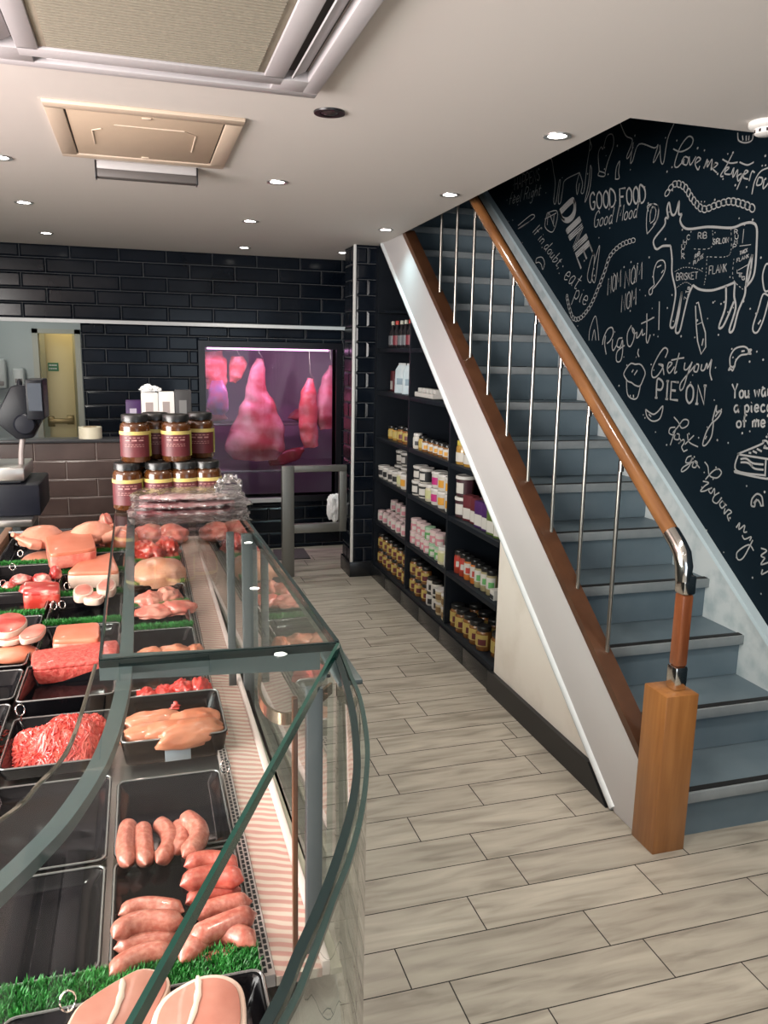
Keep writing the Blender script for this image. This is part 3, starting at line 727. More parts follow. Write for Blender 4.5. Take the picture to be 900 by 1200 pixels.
def stripe_m():  # pink and cream stripes paint a reflection into the strip's colour
    ma = M('strip painted reflections', (0.6, 0.45, 0.41), 0.25)
    nt = ma.node_tree; b = nt.nodes['Principled BSDF']
    tc = nt.nodes.new('ShaderNodeTexCoord'); mp = nt.nodes.new('ShaderNodeMapping'); mp.inputs['Rotation'].default_value = (0, 0, R(22))
    wv = nt.nodes.new('ShaderNodeTexWave'); wv.bands_direction = 'Y'; wv.inputs['Scale'].default_value = 21; wv.inputs['Distortion'].default_value = 3.0; wv.inputs['Detail'].default_value = 1
    cr = nt.nodes.new('ShaderNodeValToRGB')
    cr.color_ramp.elements[0].position = 0.35; cr.color_ramp.elements[0].color = (0.42, 0.23, 0.20, 1)
    cr.color_ramp.elements[1].position = 0.7; cr.color_ramp.elements[1].color = (0.50, 0.41, 0.345, 1)
    nt.links.new(tc.outputs['Object'], mp.inputs[0]); nt.links.new(mp.outputs[0], wv.inputs[0]); nt.links.new(wv.outputs['Fac'], cr.inputs[0]); nt.links.new(cr.outputs[0], b.inputs['Base Color'])
    return ma
stm = stripe_m()
XG = 0.121
yd0 = 0.80
MB().prism([(XG+0.004, yd0), (XG+0.058, yd0), (XG+0.058, YE-0.1), (XG+0.006, YE-0.1)], 0.012, 'z', ZD).build('front_strip', stm, counter, smooth=0)
MB().box(XG+0.058, XG+0.068, yd0, YE-0.1, ZD, ZD+0.02, bevel=0.002).build('strip_rib', M('pink white rib', (0.55, 0.44, 0.41), 0.3), counter)
MB().prism([(XG+0.068, yd0), (0.203, yd0), (fx(YE)-0.012, YE-0.1), (XG+0.07, YE-0.1)], 0.008, 'z', ZD).build('outer_strip', M('green tan strip', (0.32, 0.29, 0.225), 0.25), counter, smooth=0)
vg = MB(); vh = MB()
vg.box(XG-0.012, XG+0.003, yd0, YE-0.12, ZD, ZD+0.016)
y = yd0+0.005
while y < YE-0.15:
    vh.box(XG-0.0095, XG-0.0055, y, y+0.007, ZD+0.0162, ZD+0.0168).box(XG-0.0035, XG+0.0005, y+0.005, y+0.012, ZD+0.0162, ZD+0.0168)
    y += 0.0105
gv = vg.build('vent_grille', M('vent plastic', (0.36, 0.30, 0.28), 0.35), counter, smooth=0)
vh.build('slots', rubber, gv, smooth=0)
# staff-side ledge with timber face
MB().box(-0.50, -0.475, 1.0, YE, ZD, ZD+0.055, bevel=0.003).build('staff_ledge', M('tan lit timber', (0.28, 0.16, 0.10), 0.4), counter)
MB().box(-0.475, fx(YE)-0.02, YE-0.1, YE-0.085, ZD-0.02, ZD+0.06, bevel=0.002).build('end_board', M('black plinth tile', (0.01, 0.011, 0.013), 0.25), counter)
ZW = ony(18, 609, 3.3).z
work = thing('worktop', 'stainless steel worktop under the weighing scale at the left edge', 'worktop', (-0.85, 3.6, 0))
wx1 = ony(38, 609, 3.3).x
MB().box(-1.4, wx1, 3.29, 3.95, ZW-0.028, ZW, bevel=0.004).build('top', steel, work)
MB().box(-1.35, wx1-0.05, 3.34, 3.9, 0, ZW-0.028).build('cupboard', M('dark counter body', (0.035, 0.04, 0.04), 0.3), work, smooth=0)
# ================================================================ TRAYS, GRASS AND MEAT
ZP = 0.90
def D(px, py, z=ZP): return onz(px, py, z)
tray_m = M('glossy black tray', (0.004, 0.004, 0.005), 0.12, spec=0.18)
def tray(x0, x1, y0, y1, label, h=0.030, z=ZD+0.006):
    t = thing('meat_tray', label, 'tray', ((x0+x1)/2, (y0+y1)/2, z))
    mb = MB(); bm = mb.bm
    def ring(dx, zz, r=0.012):
        out = []
        a0, a1, c0, c1 = x0+dx, x1-dx, y0+dx, y1-dx
        for (cx, cy, s) in ((a0+r, c0+r, 180), (a1-r, c0+r, 270), (a1-r, c1-r, 0), (a0+r, c1-r, 90)):
            for k in range(4):
                a = R(s+30*k); out.append(bm.verts.new((cx+r*math.cos(a), cy+r*math.sin(a), zz)))
        return out
    rs = [ring(0.008, z), ring(0.001, z+h-0.003), ring(0.0, z+h), ring(0.006, z+h+0.001), ring(0.009, z+h-0.003), ring(0.018, z+0.007), ring(0.022, z+0.005)]
    for a, b in zip(rs, rs[1:]):
        n_ = len(a)
        for i in range(n_): bm.faces.new((a[i], a[(i+1) % n_], b[(i+1) % n_], b[i]))
    bm.faces.new(rs[0][::-1]); bm.faces.new(rs[-1])
    mb.build('tray_body', tray_m, t)
    rim = MB(); z2 = z+h+0.0015
    pts = []
    for (cx, cy, s) in ((x0+0.014, y0+0.014, 180), (x1-0.014, y0+0.014, 270), (x1-0.014, y1-0.014, 0), (x0+0.014, y1-0.014, 90)):
        for k in range(4):
            a = R(s+30*k); pts.append((cx+0.0115*math.cos(a), cy+0.0115*math.sin(a), z2))
    rim.tube(pts, 0.0016, 6, closed=True)
    rim.build('rim', M('tray rim painted highlight', (0.15, 0.145, 0.14), 0.08, coat=1.0), t)  # pale colour stands in for the highlight line on the black rim
    return t
RX0, RX1, L0, L1, K0, K1 = -0.060, 0.106, -0.252, -0.068, -0.462, -0.260
tray(RX0, RX1, 0.850, 1.052, 'glossy black tray full of long sausages at the near end of the counter', h=0.016)
tray(RX0, RX1, 1.060, 1.272, 'glossy black tray holding five short plump sausages', h=0.016)
ct = tray(RX0+0.004, RX1+0.022, 1.345, 1.540, 'deep black tray of raw chicken breasts with a grey tab on its front', h=0.045)
MB().box(0.018, 0.062, 1.3432, 1.3462, ZD+0.010, ZD+0.034, bevel=0.001).build('grey_tab', M('grey tab', (0.25, 0.27, 0.30), 0.5), ct)
tray(RX0, RX1, 1.60, 1.775, 'black tray of diced red beef behind the chicken breast tray')
tray(RX0, RX1, 1.80, 1.97, 'black tray of pale chicken pieces under the top glass')
tray(RX0, RX1, 1.99, 2.16, 'empty black tray under the top glass between chicken pieces and pink chops')
tray(RX0, RX1, 2.18, 2.37, 'black tray of pink boneless chops under the top glass')
tray(RX0, RX1, 2.40, 2.63, 'black tray under the large pale pork shoulder')
tray(RX0, RX1, 2.66, 2.86, 'black tray of red rib pieces under the far top glass')
tray(RX0, RX1, 2.88, 3.08, 'farthest black tray under the top glass, below red joints')
tray(L0, L1, 0.850, 1.052, 'empty black tray beside the long sausages, nearest the grass', h=0.016)
tray(L0, L1, 1.060, 1.30, 'empty black tray in front of the large mince pile', h=0.016)
tray(L0, L1, 1.345, 1.545, 'black tray holding the large pile of bright red mince', h=0.022)
tray(L0, L1, 1.565, 1.755, 'empty deep black tray with wire clip behind the mince pile', h=0.045)
tray(L0, L1, 1.78, 2.05, 'black tray of pressed red mince with a skin-on slab behind it')
tray(L0, L1, 2.08, 2.30, 'empty black tray behind the skin-on slab, left of the top glass')
tray(L0, L1, 2.33, 2.54, 'black tray of small pink pork chops with white fat')
tray(L0, L1, 2.57, 2.80, 'black tray below the smooth salmon coloured pork slab')
tray(L0, L1, 2.83, 3.08, 'far black tray under a whole chicken and a tied joint')
tray(K0, K1, 0.850, 1.30, 'empty black tray at the staff side of the near end')
tray(K0, K1, 1.345, 1.60, 'black tray at the left edge holding more mince')
tray(K0, K1, 1.62, 1.78, 'dark empty tray at the left edge beside the second mince heap')
tray(K0, K1, 1.80, 2.15, 'black tray of beef steaks at the left edge')
tray(K0, K1, 2.18, 2.38, 'empty black tray at the left edge in front of the red lamb pieces')
tray(K0, K1, 2.41, 2.68, 'black tray of dark red lamb pieces on grass')
tray(K0, K1, 2.72, 3.08, 'far left black tray under the whole chicken')

grass_m = M('green plastic grass', (0.010, 0.12, 0.014), 0.5, second=(0.035, 0.27, 0.04), scale=60)
gr_rng = random.Random(9)
def grass(x0, x1, y, label, h=0.014, w=0.024, z=ZD+0.036):
    t = thing('grass_strip', label, 'plastic grass', ((x0+x1)/2, y, z), group='green plastic grass strips')
    MB().box(x0, x1, y-w/2, y+w/2, z-0.03, z+0.004, bevel=0.002).build('base', M('dark tray base', (0.008, 0.012, 0.008), 0.5), t, smooth=0)
    mb = MB(); bm = mb.bm
    nb = int((x1-x0)*w*420000)
    for i in range(nb):
        bx = gr_rng.uniform(x0, x1); by = y+gr_rng.uniform(-w/2, w/2)
        a = gr_rng.uniform(0, 6.28); l = h*gr_rng.uniform(0.6, 1.1); tl = gr_rng.uniform(0.1, 0.7)*l
        dx, dy = math.cos(a), math.sin(a); wd = 0.0011
        p = [(bx-dy*wd, by+dx*wd, z), (bx+dy*wd, by-dx*wd, z), (bx+dx*tl*0.4+dy*wd*0.8, by+dy*tl*0.4-dx*wd*0.8, z+l*0.6), (bx+dx*tl*0.4-dy*wd*0.8, by+dy*tl*0.4+dx*wd*0.8, z+l*0.6), (bx+dx*tl, by+dy*tl, z+l)]
        v = [bm.verts.new(q) for q in p]
        bm.faces.new((v[0], v[1], v[2], v[3])); bm.faces.new((v[3], v[2], v[4]))
    mb.build('blades', grass_m, t, smooth=0)
grass(-0.26, 0.106, 0.815, 'bright green plastic grass strip nearest the viewer, behind the pork chops', h=0.012, w=0.05, z=ZD+0.028)
grass(L0, L1, 2.315, 'green plastic grass strip in front of the small pork chops')
grass(K0, K1, 2.395, 'green plastic grass strip below the dark red lamb block')
grass(K0, K1, 2.165, 'green plastic grass strip at the left edge behind the steaks')
grass(L0, L1, 2.555, 'green plastic grass strip between small pork chops and salmon coloured slab')
grass(K0, K1, 2.70, 'green plastic grass strip behind the dark red lamb pieces')
grass(L0, L1, 2.065, 'green plastic grass strip just behind the skin-on slab with pressed mince')
grass(RX0, RX1, 1.98, 'green plastic grass strip behind the pale chicken pieces under glass')
grass(RX0, RX1, 2.17, 'green plastic grass strip in front of the pink chops under glass')
grass(RX0, RX1, 2.385, 'green plastic grass strip in front of the pale pork shoulder')
grass(RX0, RX1, 2.645, 'green plastic grass strip behind the pale pork shoulder')
grass(L0, L1, 2.815, 'green plastic grass strip behind the salmon coloured slab')

# ---- meat materials
saus_m = M('sausage skin', (0.36, 0.092, 0.062), 0.36, second=(0.50, 0.195, 0.14), scale=160, mix=(0.40, 0.68), coat=0.3, sss=0.05, bump=0.12, bscale=150)
saus_red = M('red sausage skin', (0.40, 0.065, 0.045), 0.36, second=(0.49, 0.13, 0.09), scale=160, mix=(0.40, 0.68), coat=0.3, sss=0.05, bump=0.12, bscale=150)
mince_m = M('minced beef', (0.42, 0.022, 0.016), 0.45, second=(0.62, 0.11, 0.075), scale=90, mix=(0.42, 0.72), coat=0.2)
mince_block = M('pressed mince', (0.42, 0.035, 0.028), 0.45, second=(0.58, 0.13, 0.10), scale=120, mix=(0.35, 0.7), bump=0.9, bscale=110, coat=0.2)
red_m = M('red beef', (0.40, 0.028, 0.018), 0.32, second=(0.60, 0.20, 0.15), scale=30, mix=(0.5, 0.72), coat=0.3, bump=0.2, bscale=60, detail=6)
chick_m = M('chicken meat', (0.44, 0.13, 0.065), 0.36, second=(0.51, 0.195, 0.11), scale=25, mix=(0.35, 0.7), coat=0.25, sss=0.06, bump=0.15, bscale=40)
skin_m = M('pork skin', (0.50, 0.14, 0.075), 0.42, second=(0.54, 0.18, 0.105), scale=12, coat=0.15, bump=0.05, bscale=60)
pork_m = M('pink pork', (0.56, 0.13, 0.095), 0.35, second=(0.66, 0.30, 0.22), scale=28, mix=(0.45, 0.68), coat=0.25, bump=0.12, bscale=60, detail=6)
fat_m = M('white fat', (0.53, 0.37, 0.285), 0.45, second=(0.58, 0.44, 0.36), scale=30, coat=0.15)
pale_m = M('pale chicken skin', (0.48, 0.185, 0.115), 0.45, second=(0.54, 0.25, 0.17), scale=18, bump=0.25, bscale=120, coat=0.1)
chop_m = M('chop lean', (0.34, 0.12, 0.083), 0.45, second=(0.43, 0.185, 0.135), scale=30, mix=(0.3, 0.7), coat=0.2, detail=6, bump=0.05, bscale=50)
shoulder_m = M('pale shoulder fat', (0.56, 0.22, 0.12), 0.4, second=(0.60, 0.32, 0.21), scale=16, mix=(0.35, 0.65), coat=0.2, bump=0.2, bscale=50, detail=6)
def arc3(a, b, c, n=14):
    """curve through three points"""
    q = b*2 - (a+c)*0.5
    return [a*(1-t)**2 + q*2*t*(1-t) + c*t*t for t in [i/n for i in range(n+1)]]
def sausage(pa, pb, pc, r, z, label, mat=saus_m, dz=(0, 0, 0)):
    a, b, c = [D(p[0], p[1], z+r*0.6) for p in (pa, pb, pc)]
    a.z, b.z, c.z = z+dz[0], z+dz[1], z+dz[2]
    pts = arc3(a, b, c)
    n_ = len(pts)-1
    ra = []
    L_ = sum((pts[i+1]-pts[i]).length for i in range(n_)); s = 0
    for i in range(n_+1):
        if i: s += (pts[i]-pts[i-1]).length
        e = min(s, L_-s)
        ra.append(r*(math.sqrt(max(0.0, 1-(1-min(e/(r*0.9), 1))**2))*0.93+0.05)*(1+0.05*noise.noise(pts[i]*30)))
    # round the ends with extra rings
    ext_a = [pts[0]+(pts[0]-pts[1]).normalized()*k for k in (0.004,)]
    path = ext_a + pts + [pts[-1]+(pts[-1]-pts[-2]).normalized()*0.004]
    rad = [r*0.05] + [max(x, r*0.35) for x in ra] + [r*0.05]
    t = MB(); t.tube(path, rad, 14)
    o = t.build('sausage', mat, None)
    tag(o, label, 'sausage', 'fresh sausages in the near trays')
    return o
def q2(x, y): return (x/3.0, 860+y/3.0)
zb = ZD+0.006+0.005
s1 = [((455, 295), (440, 370), (450, 440)), ((502, 305), (505, 370), (512, 435)), ((548, 295), (598, 350), (556, 430)), ((618, 300), (640, 345), (618, 400)), ((640, 272), (700, 330), (648, 408))]
l1 = ['short plump sausage, leftmost of five in the tray', 'short plump sausage, second from the left of five', 'curved plump sausage, middle one of five', 'plump sausage half hidden under the rightmost of five', 'curved plump sausage on top at the right of five']
for i, (p, lab) in enumerate(zip(s1, l1)):
    sausage(q2(*p[0]), q2(*p[1]), q2(*p[2]), 0.0135 if i < 4 else 0.0145, zb+0.0165+(0.014 if i == 4 else 0), lab)
s2 = [((425, 615), (520, 588), (638, 605), 0.012, 'long sausage at the back left of the stacked tray', saus_m),
      ((405, 690), (490, 642), (640, 640), 0.0135, 'long sausage, second from the back on the left of the stack', saus_m),
      ((410, 732), (500, 712), (625, 697), 0.0135, 'long sausage, third from the back on the left of the stack', saus_m),
      ((392, 822), (490, 762), (606, 745), 0.0135, 'long curved sausage, front left of the stack', saus_m),
      ((440, 835), (530, 806), (650, 800), 0.011, 'pale sausage half hidden behind the near grass strip', saus_m),
      ((655, 445), (740, 424), (828, 446), 0.0125, 'red sausage topmost at the back right of the stack', saus_red),
      ((642, 508), (740, 480), (848, 492), 0.0145, 'thick red sausage, second from the back at right', saus_red),
      ((660, 575), (740, 542), (840, 532), 0.012, 'red sausage, third from the back at right', saus_red),
      ((690, 620), (780, 588), (876, 570), 0.0135, 'brownish sausage below the red ones at right', saus_m),
      ((672, 700), (790, 650), (892, 612), 0.0145, 'long brownish sausage with a tapered right tip', saus_m),
      ((640, 775), (760, 680), (890, 718), 0.0145, 'large bent sausage, front right of the stack', saus_m),
      ((690, 798), (780, 772), (852, 758), 0.012, 'short sausage at the front right above the grass', saus_m)]
for i, (a, b, c, r, lab, mt) in enumerate(s2):
    z = zb + r + (0.018 if i in (5, 6, 1, 9) else 0.0) + (0.010 if i in (10, 3) else 0)
    sausage(q2(*a), q2(*b), q2(*c), r, z, lab, mt)

def worms(mb, f, inside, n_, rng_, r=0.0021, L_=0.024):
    """short strands of mince lying over the heap surface f(x, y)"""
    for i in range(n_):
        x, y = inside(rng_)
        a = rng_.uniform(0, 6.28); pts = []
        for k in range(5):
            pts.append(Vector((x, y, f(x, y)+0.0004+0.005*rng_.random()**2)))
            a += rng_.uniform(-0.7, 0.7)
            x += math.cos(a)*L_/4; y += math.sin(a)*L_/4
        mb.tube(pts, r*rng_.uniform(0.8, 1.2), 5)
def mince(cx, cy, ax, ay, h, n_, label, seed, z0=zb):
    t = thing('minced_beef', label, 'mince', (cx, cy, z0))
    def f(x, y):
        u, v_ = (x-cx)/ax, (y-cy)/ay
        d = max(0.0, 1-(abs(u)**2.4+abs(v_)**2.4))
        return z0 + h*d**0.6*(0.72+0.5*(x-cx)/ax*0.6+0.75*noise.noise(Vector((x*18+seed, y*18, seed)))+0.25*noise.noise(Vector((x*60+seed, y*60, seed))))
    mb = MB(); N_ = 36; g2 = {}
    for i in range(N_+1):
        for j in range(N_+1):
            x = cx-ax+2*ax*i/N_; y = cy-ay+2*ay*j/N_
            g2[i, j] = mb.bm.verts.new((x, y, f(x, y)))
    for i in range(N_):
        for j in range(N_): mb.bm.faces.new((g2[i, j], g2[i+1, j], g2[i+1, j+1], g2[i, j+1]))
    mb.build('heap', mince_m, t)
    mb = MB()
    def ins(rr):
        while True:
            u, v_ = rr.uniform(-0.97, 0.97), rr.uniform(-0.97, 0.97)
            if abs(u)**2.4+abs(v_)**2.4 < 0.97: return cx+u*ax*0.96, cy+v_*ay*0.96
    worms(mb, f, ins, n_, random.Random(seed))
    mb.build('strands', mince_m, t, kind='stuff')
mince(-0.160, 1.452, 0.084, 0.078, 0.052, 1500, 'large heap of bright red mince in the black tray, front left', 3)
mince(-0.355, 1.475, 0.088, 0.11, 0.045, 900, 'smaller heap of red mince cut off by the left edge', 5)

def slab(pix, z, th, label, top, side, name='pork_slab', cat='meat', bulge=0.004, ztilt=0.0):
    pts = [D(a, b, z) for a, b in pix]
    c = sum(pts, Vector())/len(pts)
    t = thing(name, label, cat, (c.x, c.y, z-th))
    # rounded outline
    out = []
    n_ = len(pts)
    for i in range(n_):
        p, a, b = pts[i], pts[i-1], pts[(i+1) % n_]
        k = 0.16
        out += [p.lerp(a, k), p.lerp(a, k*0.35).lerp(p.lerp(b, k*0.35), 0.5), p.lerp(b, k)]
    mb = MB()
    mb.prism([(q.x, q.y) for q in out], th*0.78, 'z', z-th, bevel=0.003).build('meat', side, t)
    mb = MB()
    o2 = [c+(q-c)*0.985 for q in out]
    mb.prism([(q.x, q.y) for q in o2], th*0.30, 'z', z-th*0.30, bevel=0.005).build('skin', top, t)
    return t
def joint(cx, cy, wpx, hpx, label, mat, seed, name='meat_joint', cat='meat', zs=0.5, amp=0.16, depth=None, rot=0.0, z0=zb, sub=4, sc=2.0, sq=1.0):
    """rounded piece sized by how large it shows, resting at z0"""
    p = D(cx, cy, z0+0.02)
    mpp = (p-EYE).dot(_f)/FPX
    rx = wpx*mpp/2; hh = hpx*mpp
    rz = hh*zs
    ry = depth or hh*1.0
    t = MB().blob((p.x, p.y, z0+rz*0.45), (rx, ry, rz), seed, amp, sc, sub, True, rot, sq).build(name, mat, None, smooth=80)
    tag(t, label, cat)
    return t
slab([(66, 732), (117, 728), (117, 748), (60, 750)], 0.945, 0.05, 'flat orange pork slab with smooth rind behind the pressed red mince', skin_m, pork_m)
slab([(36, 762), (140, 748), (137, 772), (36, 783)], 0.935, 0.04, 'wide block of pressed bright red mince partly under the glass edge', mince_block, mince_block, 'mince_block', 'mince')
slab([(91, 658), (131, 646), (141, 669), (77, 671)], 0.950, 0.05, 'smooth salmon coloured pork slab, left of the top glass', skin_m, fat_m)
slab([(52, 626), (105, 617), (114, 642), (57, 650)], 0.985, 0.05, 'square pork slab with smooth rind leaning on the whole chickens', skin_m, pork_m)
# whole chickens
def whole_chicken(px, py, w, label, seed, rot):
    p = D(px, py, 0.99); mpp = (p-EYE).dot(_f)/FPX; s = w*mpp/2
    t = thing('whole_chicken', label, 'chicken', (p.x, p.y, 0.925), rot)
    MB().blob((0, 0, s*0.5), (s, s*0.72, s*0.70), seed, 0.10, 1.5, 4, True).build('carcass', pale_m, t, local=True, smooth=80)
    MB().blob((0, 0, -0.025), (s*0.9, s*0.6, 0.025), seed+1, 0.05, 2, 3, False).build('underside', pale_m, t, local=True, smooth=80)
    for sg in (-1, 1):
        MB().tube([(s*0.25, sg*s*0.55, s*0.45), (s*0.6, sg*s*0.62, s*0.55), (s*0.95, sg*s*0.45, s*0.75), (s*1.12, sg*s*0.34, s*0.85)], [s*0.25, s*0.24, s*0.12, s*0.10], 12).build('leg', pale_m, t, local=True)
        MB().tube([(-s*0.55, sg*s*0.6, s*0.5), (-s*0.3, sg*s*0.78, s*0.45), (-s*0.05, sg*s*0.75, s*0.5)], [s*0.10, s*0.12, s*0.07], 10).build('wing', pale_m, t, local=True)
whole_chicken(48, 624, 52, 'pale whole chicken at the far left corner of the counter', 2, R(200))
whole_chicken(108, 620, 52, 'pale whole chicken behind the square pork slab', 4, R(20))
# tied joint with string
def tied(px, py, w, h, label, mat, seed, rot=0.0):
    p = D(px, py, 0.92); mpp = (p-EYE).dot(_f)/FPX; rx, rz = w*mpp/2, h*mpp/2*0.9
    t = thing('tied_joint', label, 'meat joint', (p.x, p.y, zb), rot)
    MB().blob((0, 0, rz*0.85), (rx, rz*1.05, rz), seed, 0.07, 2.2, 4, False).build('meat', mat, t, local=True, smooth=80)
    for k in (-0.5, 0.0, 0.5):
        q = math.sqrt(1-k*k)*1.02
        MB().tube([(rx*k, rz*1.05*q*math.cos(a), rz*0.85+rz*q*math.sin(a)) for a in [i*math.pi/12 for i in range(24)]], 0.0012, 5, closed=True).build('string', fat_m, t, local=True)
tied(94, 648, 36, 30, 'small round tied joint with netting in front of the square pork slab', M('veined joint', (0.58, 0.22, 0.17), 0.4, second=(0.72, 0.46, 0.37), scale=22, mix=(0.4, 0.6), coat=0.2), 6)
tied(143, 640, 34, 40, 'rolled orange pork joint standing at the edge of the top glass', skin_m, 8, R(80))
joint(124, 632, 20, 36, 'upright red and white meat chunk beside the whole chicken', pork_m, 11, zs=0.7)
for i, (x, y, w, h, lab) in enumerate([(25, 678, 26, 12, 'round red lamb piece, back left of the group on grass'), (48, 676, 22, 11, 'round red lamb piece, back middle of the group on grass'), (11, 685, 17, 11, 'round red lamb piece, far left of the group on grass'), (65, 672, 14, 16, 'upright dark red lamb piece, back right of the group'), (52, 685, 24, 13, 'red lamb piece with white fat, just above the dark red block'), (32, 687, 20, 10, 'small red lamb piece in the middle of the group')]):
    joint(x, y, w, h, lab, M('marbled lamb', (0.38, 0.03, 0.025), 0.35, second=(0.68, 0.36, 0.30), scale=26, mix=(0.5, 0.66), coat=0.3, detail=5), 20+i, 'lamb_piece', zs=0.75, amp=0.14, z0=zb+0.02, depth=0.022)
slab([(28, 681), (70, 681), (70, 692), (26, 694)], 0.945, 0.05, 'dark red square block of lamb at the front of the group on grass', M('marbled lamb', (0.38, 0.03, 0.025), 0.35), red_m, 'lamb_block')

def chop(pix, z, th, label, lean=chop_m, rim=0.12, split=None, name='pork_chop', cat='chop', tilt=0.0):
    """flat slice: pale fat all round, lean face inset on top"""
    pts = smooth_curve([D(a, b, z) for a, b in pix] + [D(*pix[0], z)], 4)[:-1]
    c = sum(pts, Vector())/len(pts)
    t = thing(name, label, cat, (c.x, c.y, z-th))
    MB().prism([(q.x, q.y) for q in pts], th, 'z', z-th, bevel=min(0.003, th*0.3)).build('fat', fat_m, t)
    ins = [c+(q-c)*(1-rim) for q in pts]
    MB().prism([(q.x, q.y) for q in ins], 0.003, 'z', z-0.0015, bevel=0.001).build('lean', lean, t)
    if split:
        a, b = [D(u, v_, z+0.0025) for u, v_ in split]
        m_ = a.lerp(b, 0.5)+Vector((0.006, 0.003, 0))
        MB().tube(arc3(a, m_, b, 8), [0.0015, 0.0035, 0.0028, 0.004, 0.0026, 0.0034, 0.0026, 0.0024, 0.002], 8, flat=(1, 0.25)).build('bone_seam', fat_m, t)
    return t
Q = lambda L_: [q2(*p) for p in L_]
zc1 = ZD+0.075
grey_tray = tray(-0.16, 0.108, 0.56, 0.785, 'black tray carrying the two large pork chops at the bottom edge', h=0.035)
chop(Q([(520, 1075), (535, 990), (570, 930), (630, 885), (710, 848), (790, 846), (848, 882), (866, 960), (860, 1060), (800, 1190), (640, 1230)]), zc1, 0.022, 'large pink pork chop with thick white fat edge, right one of two', rim=0.13, split=(q2(695, 850), q2(640, 1080)))
chop(Q([(215, 1060), (265, 965), (330, 915), (415, 862), (500, 822), (575, 838), (598, 880), (560, 965), (505, 1080), (380, 1200), (250, 1180)]), zc1-0.004, 0.022, 'large pink pork chop with narrow fat edge, left one of two', rim=0.07, split=(q2(430, 860), q2(350, 1080)))
MB()
tag(MB().box(-0.10, 0.080, 0.60, 0.735, zb+0.001, zc1-0.027, bevel=0.006).build('chop_stack', M('pale chop stack', (0.70, 0.42, 0.34), 0.4, second=(0.75, 0.56, 0.48), scale=6, stretch=(1, 1, 14)), None), 'stack of further pork slices under the two large chops', 'chop stack')

pinkchop = M('pale pink chop', (0.48, 0.12, 0.09), 0.4, second=(0.58, 0.26, 0.2), scale=18, mix=(0.35, 0.7), coat=0.2)
chop([(86, 690), (92, 685), (103, 684), (109, 688), (106, 696), (92, 699), (86, 696)], 0.945, 0.02, 'small pink chop with white rim, left of three behind grass', pinkchop, 0.2)
chop([(113, 686), (120, 679), (130, 677), (136, 683), (133, 691), (121, 693), (114, 692)], 0.950, 0.02, 'small pink chop with white rim, right of three behind grass', pinkchop, 0.2)
chop([(96, 697), (106, 693), (118, 693), (122, 697), (116, 702), (100, 702)], 0.940, 0.018, 'small pink chop with white rim, front of three behind grass', pinkchop, 0.2)
steak = M('steak lean', (0.44, 0.045, 0.035), 0.35, second=(0.62, 0.2, 0.15), scale=16, mix=(0.45, 0.7), coat=0.25, detail=6)
chop([(-10, 724), (8, 718), (24, 719), (32, 726), (26, 735), (10, 742), (-8, 740)], 0.960, 0.014, 'large red steak with pale edge at the left edge', steak, 0.07, name='beef_steak', cat='steak')
chop([(22, 744), (32, 735), (46, 731), (54, 734), (48, 744), (36, 749), (25, 750)], 0.955, 0.012, 'folded pink steak lying in front of the large red steak', pinkchop, 0.07, name='beef_steak', cat='steak')
chop([(-8, 744), (6, 737), (24, 737), (30, 743), (20, 750), (0, 752)], 0.945, 0.012, 'orange edged steak under the large red steak', steak, 0.12, name='beef_steak', cat='steak')
joint(18, 766, 58, 26, 'pale orange pork loin with a dark red cut face at the left edge', skin_m, 31, 'pork_loin', zs=0.55, amp=0.06, depth=0.03)
# under the top glass
def pieces(spec, name, cat, mat, **kw):
    for i, (x, y, w, h, lab) in enumerate(spec):
        joint(x, y, w, h, lab, mat, 40+i*3+int(x), name, cat, **kw)
pieces([(180, 848, 78, 24, 'long raw chicken breast at the back left of the deep tray'), (228, 846, 66, 24, 'raw chicken breast at the back right of the deep tray'), (178, 862, 72, 24, 'raw chicken breast at the front left of the deep tray')], 'chicken_breast', 'chicken', chick_m, zs=0.8, amp=0.14, depth=0.028, z0=zb+0.010, sq=0.85)
joint(224, 860, 84, 24, 'long raw chicken breast lying across the front right of the deep tray', chick_m, 57, 'chicken_breast', 'chicken', 0.85, 0.14, 0.026, R(12), zb+0.016, sq=0.85)
joint(203, 854, 70, 20, 'raw chicken breast on top in the middle of the deep tray', chick_m, 58, 'chicken_breast', 'chicken', 0.8, 0.14, 0.024, R(-8), zb+0.026, sq=0.85)
pieces([(172, 812, 26, 16, 'diced beef piece, far left behind the chicken breasts'), (193, 809, 28, 16, 'diced beef piece, second from left behind the chicken breasts'), (214, 806, 28, 20, 'diced beef piece, middle and highest behind the chicken breasts'), (234, 804, 28, 20, 'diced beef piece at right behind the chicken breasts'), (204, 815, 30, 12, 'diced beef piece at front behind the chicken breasts')], 'diced_beef', 'beef', M('bright beef', (0.52, 0.03, 0.025), 0.3, second=(0.62, 0.15, 0.11), scale=22, mix=(0.5, 0.75), coat=0.35, bump=0.2, bscale=60), zs=0.7, amp=0.3, depth=0.03, z0=zb+0.01, sc=3.0)
pieces([(178, 766, 42, 15, 'pale chicken thigh at left under the joint of the top glass'), (205, 763, 46, 15, 'pale chicken thigh in the middle under the top glass joint'), (228, 762, 26, 14, 'small pale chicken thigh at right under the top glass joint')], 'chicken_thigh', 'chicken', chick_m, zs=0.8, amp=0.2, depth=0.03, z0=zb+0.008)
pieces([(176, 706, 40, 20, 'pink boneless chop at left of the covered chop tray'), (196, 702, 34, 20, 'pink boneless chop standing in the middle of the covered tray'), (208, 710, 44, 14, 'pink boneless chop lying at right of the covered tray'), (182, 714, 48, 12, 'pink boneless chop lying at the front of the covered tray')], 'boneless_chop', 'chop', pork_m, zs=0.75, amp=0.22, depth=0.04, z0=zb+0.008, sc=2.6)
